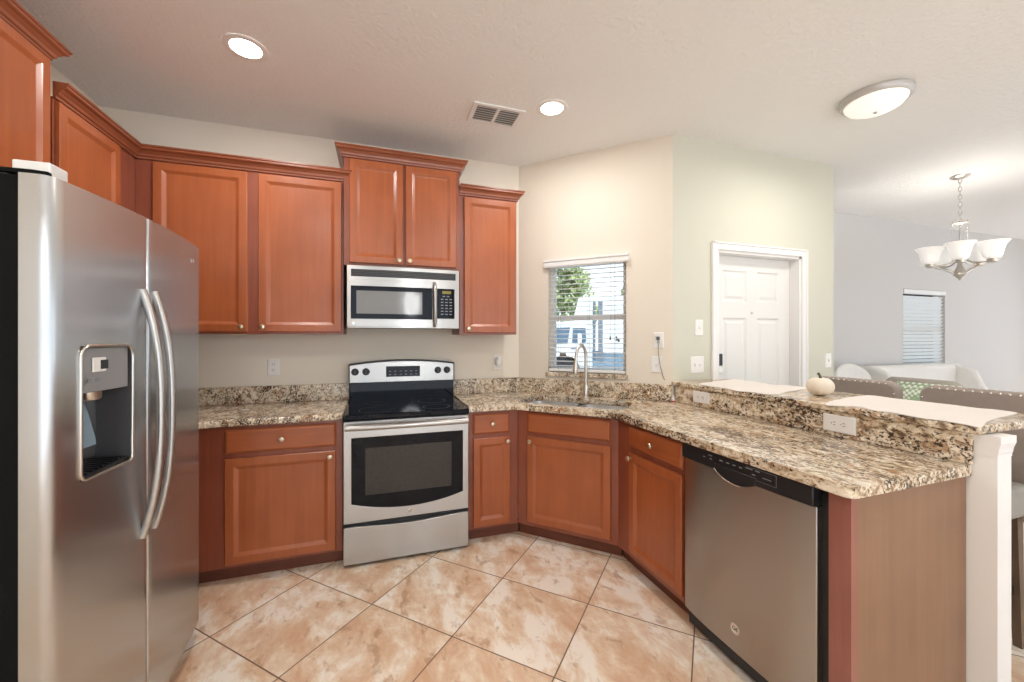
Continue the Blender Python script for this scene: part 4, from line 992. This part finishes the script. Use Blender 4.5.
# ------------------------------------------------------------------ things on the bar and counter
def cloth(name, label, pts, z0):
    n = len(pts); cx = sum(p[0] for p in pts) / n; cy = sum(p[1] for p in pts) / n
    # smooth the outline (Catmull-Rom) and lay it in rings with a faint ripple
    out = []
    for i in range(n):
        p = [Vector(pts[(i + k) % n]) for k in (-1, 0, 1, 2)]
        for s in range(4):
            u_ = s / 4; out.append(0.5 * ((2 * p[1]) + (p[2] - p[0]) * u_ + (2 * p[0] - 5 * p[1] + 4 * p[2] - p[3]) * u_ ** 2 + (3 * p[1] - p[0] - 3 * p[2] + p[3]) * u_ ** 3))
    rp = lambda x, y: 0.0012 * math.sin(31 * x + 9 * y) * math.sin(23 * y - 5 * x) + 0.0012
    top = [[(cx + (q.x - cx) * s, cy + (q.y - cy) * s, z0 + 0.0022 + rp(cx + (q.x - cx) * s, cy + (q.y - cy) * s)) for q in out] for s in (1.0, 0.8, 0.55, 0.3, 0.05)]
    mb = MB(); mb.rings([[(q.x, q.y, z0 + 0.0004) for q in out]] + top)
    return tag(mb.build(name, M['linen'], None, 50), label, 'cloth')
cloth('table_runner', 'white cloth runner with wavy edges on the bar near the entry door',
      [(2.02, 2.12), (2.23, 2.20), (2.46, 2.25), (2.49, 2.10), (2.455, 1.96), (2.49, 1.85), (2.475, 1.72), (2.24, 1.665), (2.05, 1.60), (1.995, 1.63), (2.005, 1.71), (1.965, 1.78), (2.0, 1.90), (1.985, 2.0)], 1.070)
cloth('table_runner', 'white cloth runner with wavy edges at the open end of the bar',
      [(1.955, 1.29), (2.187, 1.372), (2.46, 1.408), (2.471, 1.277), (2.488, 1.115), (2.466, 1.01), (2.495, 0.955), (2.47, 0.89), (2.278, 0.862), (2.117, 0.835), (1.965, 0.792), (1.975, 0.846), (1.985, 0.91), (1.972, 0.965), (1.995, 1.047), (1.985, 1.117), (2.02, 1.19), (1.972, 1.235)], 1.070)
t = thing('pumpkin', 'small white ribbed pumpkin standing on the bar between the cloths', 'pumpkin', (2.245, 1.505, 1.070))
rs = []
for j in range(1, 16):
    a = PI * j / 16; ring = []
    for k in range(48):
        ph = 2 * PI * k / 48; rib = 1 - 0.07 * abs(math.sin(4.5 * ph)) ** 0.6 * 0 - 0.06 * (1 - abs(math.sin(4 * ph))) ** 2
        r = 0.062 * math.sin(a) ** 0.8 * rib; z = 0.049 - 0.049 * math.cos(a) - (0.010 * math.exp(-(r / 0.018) ** 2) if a > PI / 2 else -0.0)
        ring.append((r * math.cos(ph), r * math.sin(ph), z))
    rs.append(ring)
MB().rings(rs).build('body', M['pumpkin'], t, 80)
MB().tube([(0, 0, 0.084), (0.001, 0, 0.098), (-0.004, 0.002, 0.112), (-0.010, 0.004, 0.118)], [0.010, 0.006, 0.0055, 0.007], 8).build('stem', M['stem'], t, 60)
t = thing('bottle', 'tiny red and white bottle on the counter beside the granite riser', 'bottle', (1.965, 2.300, CT1))
MB().lathe([(0.012, 0), (0.013, 0.003), (0.013, 0.030), (0.006, 0.036)], 16).build('body', M['white_plastic'], t, 40)
MB().lathe([(0.0134, 0.002), (0.0134, 0.012)], 16).build('label', M['red'], t, 40)
MB().lathe([(0.007, 0.034), (0.008, 0.036), (0.007, 0.050)], 14).build('cap', M['white_plastic'], t, 40)

# ------------------------------------------------------------------ dining side
# bar stool: local +x is the way the sitter faces away from; back at +x, seat towards the bar
def stool(label, y, w):
    t = thing('bar_stool', label, 'bar stool', (2.53, y, 0), 0, 'upholstered bar stools at the bar')
    n = 16; rs = []
    outline = [(-w / 2, 0.56), (w / 2, 0.56), (w / 2, 1.085)] + [(w / 2 - 0.055 + 0.055 * math.cos(a), 1.082 + 0.05 * math.sin(a)) for a in [PI / 2 * k / 5 for k in range(1, 6)]] + [(-w / 2 + 0.055 - 0.055 * math.sin(a), 1.082 + 0.05 * math.cos(a)) for a in [PI / 2 * k / 5 for k in range(0, 6)]]
    Tb = Matrix.Translation((0.205, 0, 0)) @ Matrix.Rotation(PI / 2, 4, 'Z') @ Matrix.Rotation(PI / 2, 4, 'X')
    MB().prism(outline, -0.035, 0.035, Tb).build('backrest', M['taupe'], t, 40, 0.014, 3)
    mb = MB()
    pts = [(-w / 2 + 0.012, 0.62 + k * 0.030) for k in range(16)] + [(-w / 2 + 0.05 + k * 0.030, 1.122) for k in range(int((w - 0.1) / 0.030) + 1)] + [(w / 2 - 0.012, 0.62 + k * 0.030) for k in range(16)]
    for yy, zz in pts: mb.sphere((0.169, yy, zz), 0.0056, 0.6, 1, 1, 4)
    for k in range(int((w - 0.1) / 0.030) + 1): mb.sphere((0.215, -w / 2 + 0.05 + k * 0.030, 1.133), 0.0056, 1, 1, 0.7, 4)
    mb.build('nailheads', M['nail'], t, 60)
    MB().box(-0.20, 0.172, -w / 2 + 0.01, w / 2 - 0.01, 0.60, 0.74).build('seat', M['grey_seat'], t, None, 0.03, 4)
    for sx, sy in ((-1, -1), (-1, 1), (1, -1), (1, 1)):
        x = sx * 0.165; yy = sy * (w / 2 - 0.07)
        MB().rings([[(x + sx * o - a, yy + sy * o * 0.6 - a, z), (x + sx * o + a, yy + sy * o * 0.6 - a, z), (x + sx * o + a, yy + sy * o * 0.6 + a, z), (x + sx * o - a, yy + sy * o * 0.6 + a, z)] for o, a, z in ((0.02, 0.014, 0), (0.0, 0.022, 0.602))]).build('leg', M['legwood'], t)
    mb = MB()
    for sy in (-1, 1): mb.box(-0.185, 0.185, sy * (w / 2 - 0.075) - 0.010, sy * (w / 2 - 0.075) + 0.010, 0.24, 0.27)
    mb.box(-0.200, -0.180, -w / 2 + 0.07, w / 2 - 0.07, 0.24, 0.27)
    mb.build('footrest', M['black'], t)
    return t
stool('taupe upholstered bar stool behind the small white pumpkin', 1.632, 0.44)
stool('taupe upholstered bar stool behind the cloth at the open end of the bar', 1.115, 0.40)
# dining table, chairs and the seat along the far wall
t = tag(MB().box(3.2, 6.3, 0.6, 2.45, 0.0, 0.010).build('rug', M['rug'], None, None, 0.004), 'pale rug under the dining table', 'rug')
t = thing('dining_table', 'pale round dining table below the chandelier', 'table', (5.05, 2.0, 0.010))
MB().lathe([(0.50, 0.715), (0.53, 0.722), (0.53, 0.745), (0.50, 0.75)], 44).build('tabletop', M['offwhite'], t, 40)
MB().lathe([(0.30, 0), (0.29, 0.03), (0.08, 0.08), (0.06, 0.40), (0.09, 0.66), (0.20, 0.714)], 28).build('pedestal', M['offwhite'], t, 40)
def dining_chair(label, x, y, rz, mat, w, top, arch, cat='chair', group='chairs around the dining table'):
    t = thing('dining_chair', label, cat, (x, y, 0.010), rz, group)
    rs = []; n = 20       # wraparound back, opening to local -x
    pr = []
    for k in range(n + 1):
        q = 2 * k / n - 1; pr.append((0.20 - 0.05 * q * q, q * w / 2, top - arch * q * q - (0.03 * max(0, abs(q) - 0.85) / 0.15)))
    for x_, y_, z_ in pr:
        rs.append([(x_ - 0.03, y_, 0.42), (x_ - 0.03 + 0.05, y_, z_ - 0.02), (x_ + 0.01 + 0.03, y_, z_), (x_ + 0.075, y_, z_ - 0.02), (x_ + 0.035, y_, 0.42)])
    MB().rings(rs).build('backrest', mat, t, 60, 0.010, 2)
    MB().box(-0.24, 0.165, -w / 2 + 0.02, w / 2 - 0.02, 0.36, 0.47).build('seat', mat, t, None, 0.03, 3)
    for sx in (-0.2, 0.17):
        for sy in (-1, 1): MB().lathe([(0.012, 0), (0.020, 0.36)], 10, Matrix.Translation((sx, sy * (w / 2 - 0.05), 0))).build('leg', M['legwood'], t, 50)
    return t
dining_chair('grey upholstered dining chair with a green cushion, nearest the bar', 4.30, 1.98, PI, M['greychair'], 0.47, 1.050, 0.006)
dining_chair('white rounded-back dining chair beside the end of the entry wall', 4.94, 2.78, math.radians(90), M['offwhite'], 0.54, 1.085, 0.10)
t = thing('settee', 'white upholstered settee against the far wall below the blind', 'settee', (6.17, 2.80, 0))
MB().box(-0.78, 0.78, 0.20, 0.36, 0.25, 1.050).build('backrest', M['offwhite'], t, None, 0.05, 4)
for sx in (-1, 1): MB().prism([(0.36, 0.10), (0.36, 1.045), (0.22, 1.05), (0.05, 0.98), (-0.06, 0.70), (-0.28, 0.62), (-0.28, 0.10)], sx * 0.81 - 0.05, sx * 0.81 + 0.05, Matrix(((0, 0, 1, 0), (1, 0, 0, 0), (0, 1, 0, 0), (0, 0, 0, 1)))).build('wing', M['offwhite'], t, None, 0.03, 3)
MB().box(-0.76, 0.76, -0.28, 0.20, 0.22, 0.47).build('seat', M['offwhite'], t, None, 0.05, 4)
for sx in (-0.70, 0.70):
    for sy in (-0.22, 0.30): MB().lathe([(0.015, 0), (0.022, 0.22)], 10, Matrix.Translation((sx, sy, 0))).build('leg', M['legwood'], t, 50)
t = thing('cushion', 'green and white patterned cushion leaning on the grey dining chair', 'cushion', (3.96, 1.87, 0))
rs = []; cz0 = 0.83
for j in range(9):
    v = j / 8 * 2 - 1; ring = []
    for k in range(24):
        a = 2 * PI * k / 24; th = (1 - v ** 4) * 0.07
        ring.append((th * math.cos(a) * 1.0 * (1 if True else 0), 0.20 * (0.97 - 0.04 * (1 - v * v)) * max(-1, min(1, 1.25 * math.sin(a))), cz0 + 0.20 * v))
    rs.append(ring)
cu_ = MB().rings(rs).build('cover', M['pillow'], t, 60)

# ------------------------------------------------------------------ far window with closed blind
w2 = thing('window_2', 'dining window in the far wall', 'window', (0, YB, 0), kind='structure')
mb = MB()
for a, b, c, d in ((FX0, FX0 + 0.04, 1.0, 1.995), (FX1 - 0.04, FX1, 1.0, 1.995), (FX0, FX1, 1.0, 1.04), (FX0, FX1, 1.955, 1.995), (FX0, FX1, 1.48, 1.52)): mb.box(a, b, 0.07, 0.12, c, d)
mb.build('window_frame', M['white_trim'], w2)
MB().box(FX0 + 0.03, FX1 - 0.03, 0.092, 0.097, 1.03, 1.965).build('pane', M['glass'], w2)
t = thing('window_blind', 'white closed slat blind in the dining window on the far wall', 'blind', (0, YB, 0))
MB().box(FX0 + 0.005, FX1 - 0.005, -0.012, 0.055, 1.935, 1.99).build('headrail', M['blind_white'], t, None, 0.004)
mb = MB(); z = 1.035
while z < 1.93:
    mb.rings([[(x, 0.040, z - 0.020), (x, 0.012, z + 0.020), (x, 0.014, z + 0.021), (x, 0.042, z - 0.019)] for x in (FX0 + 0.01, FX1 - 0.01)]); z += 0.045
mb.build('slats', M['slat_closed'], t)
MB().box(FX0 + 0.01, FX1 - 0.01, 0.010, 0.045, 1.003, 1.022).build('bottom_rail', M['blind_white'], t, None, 0.003)
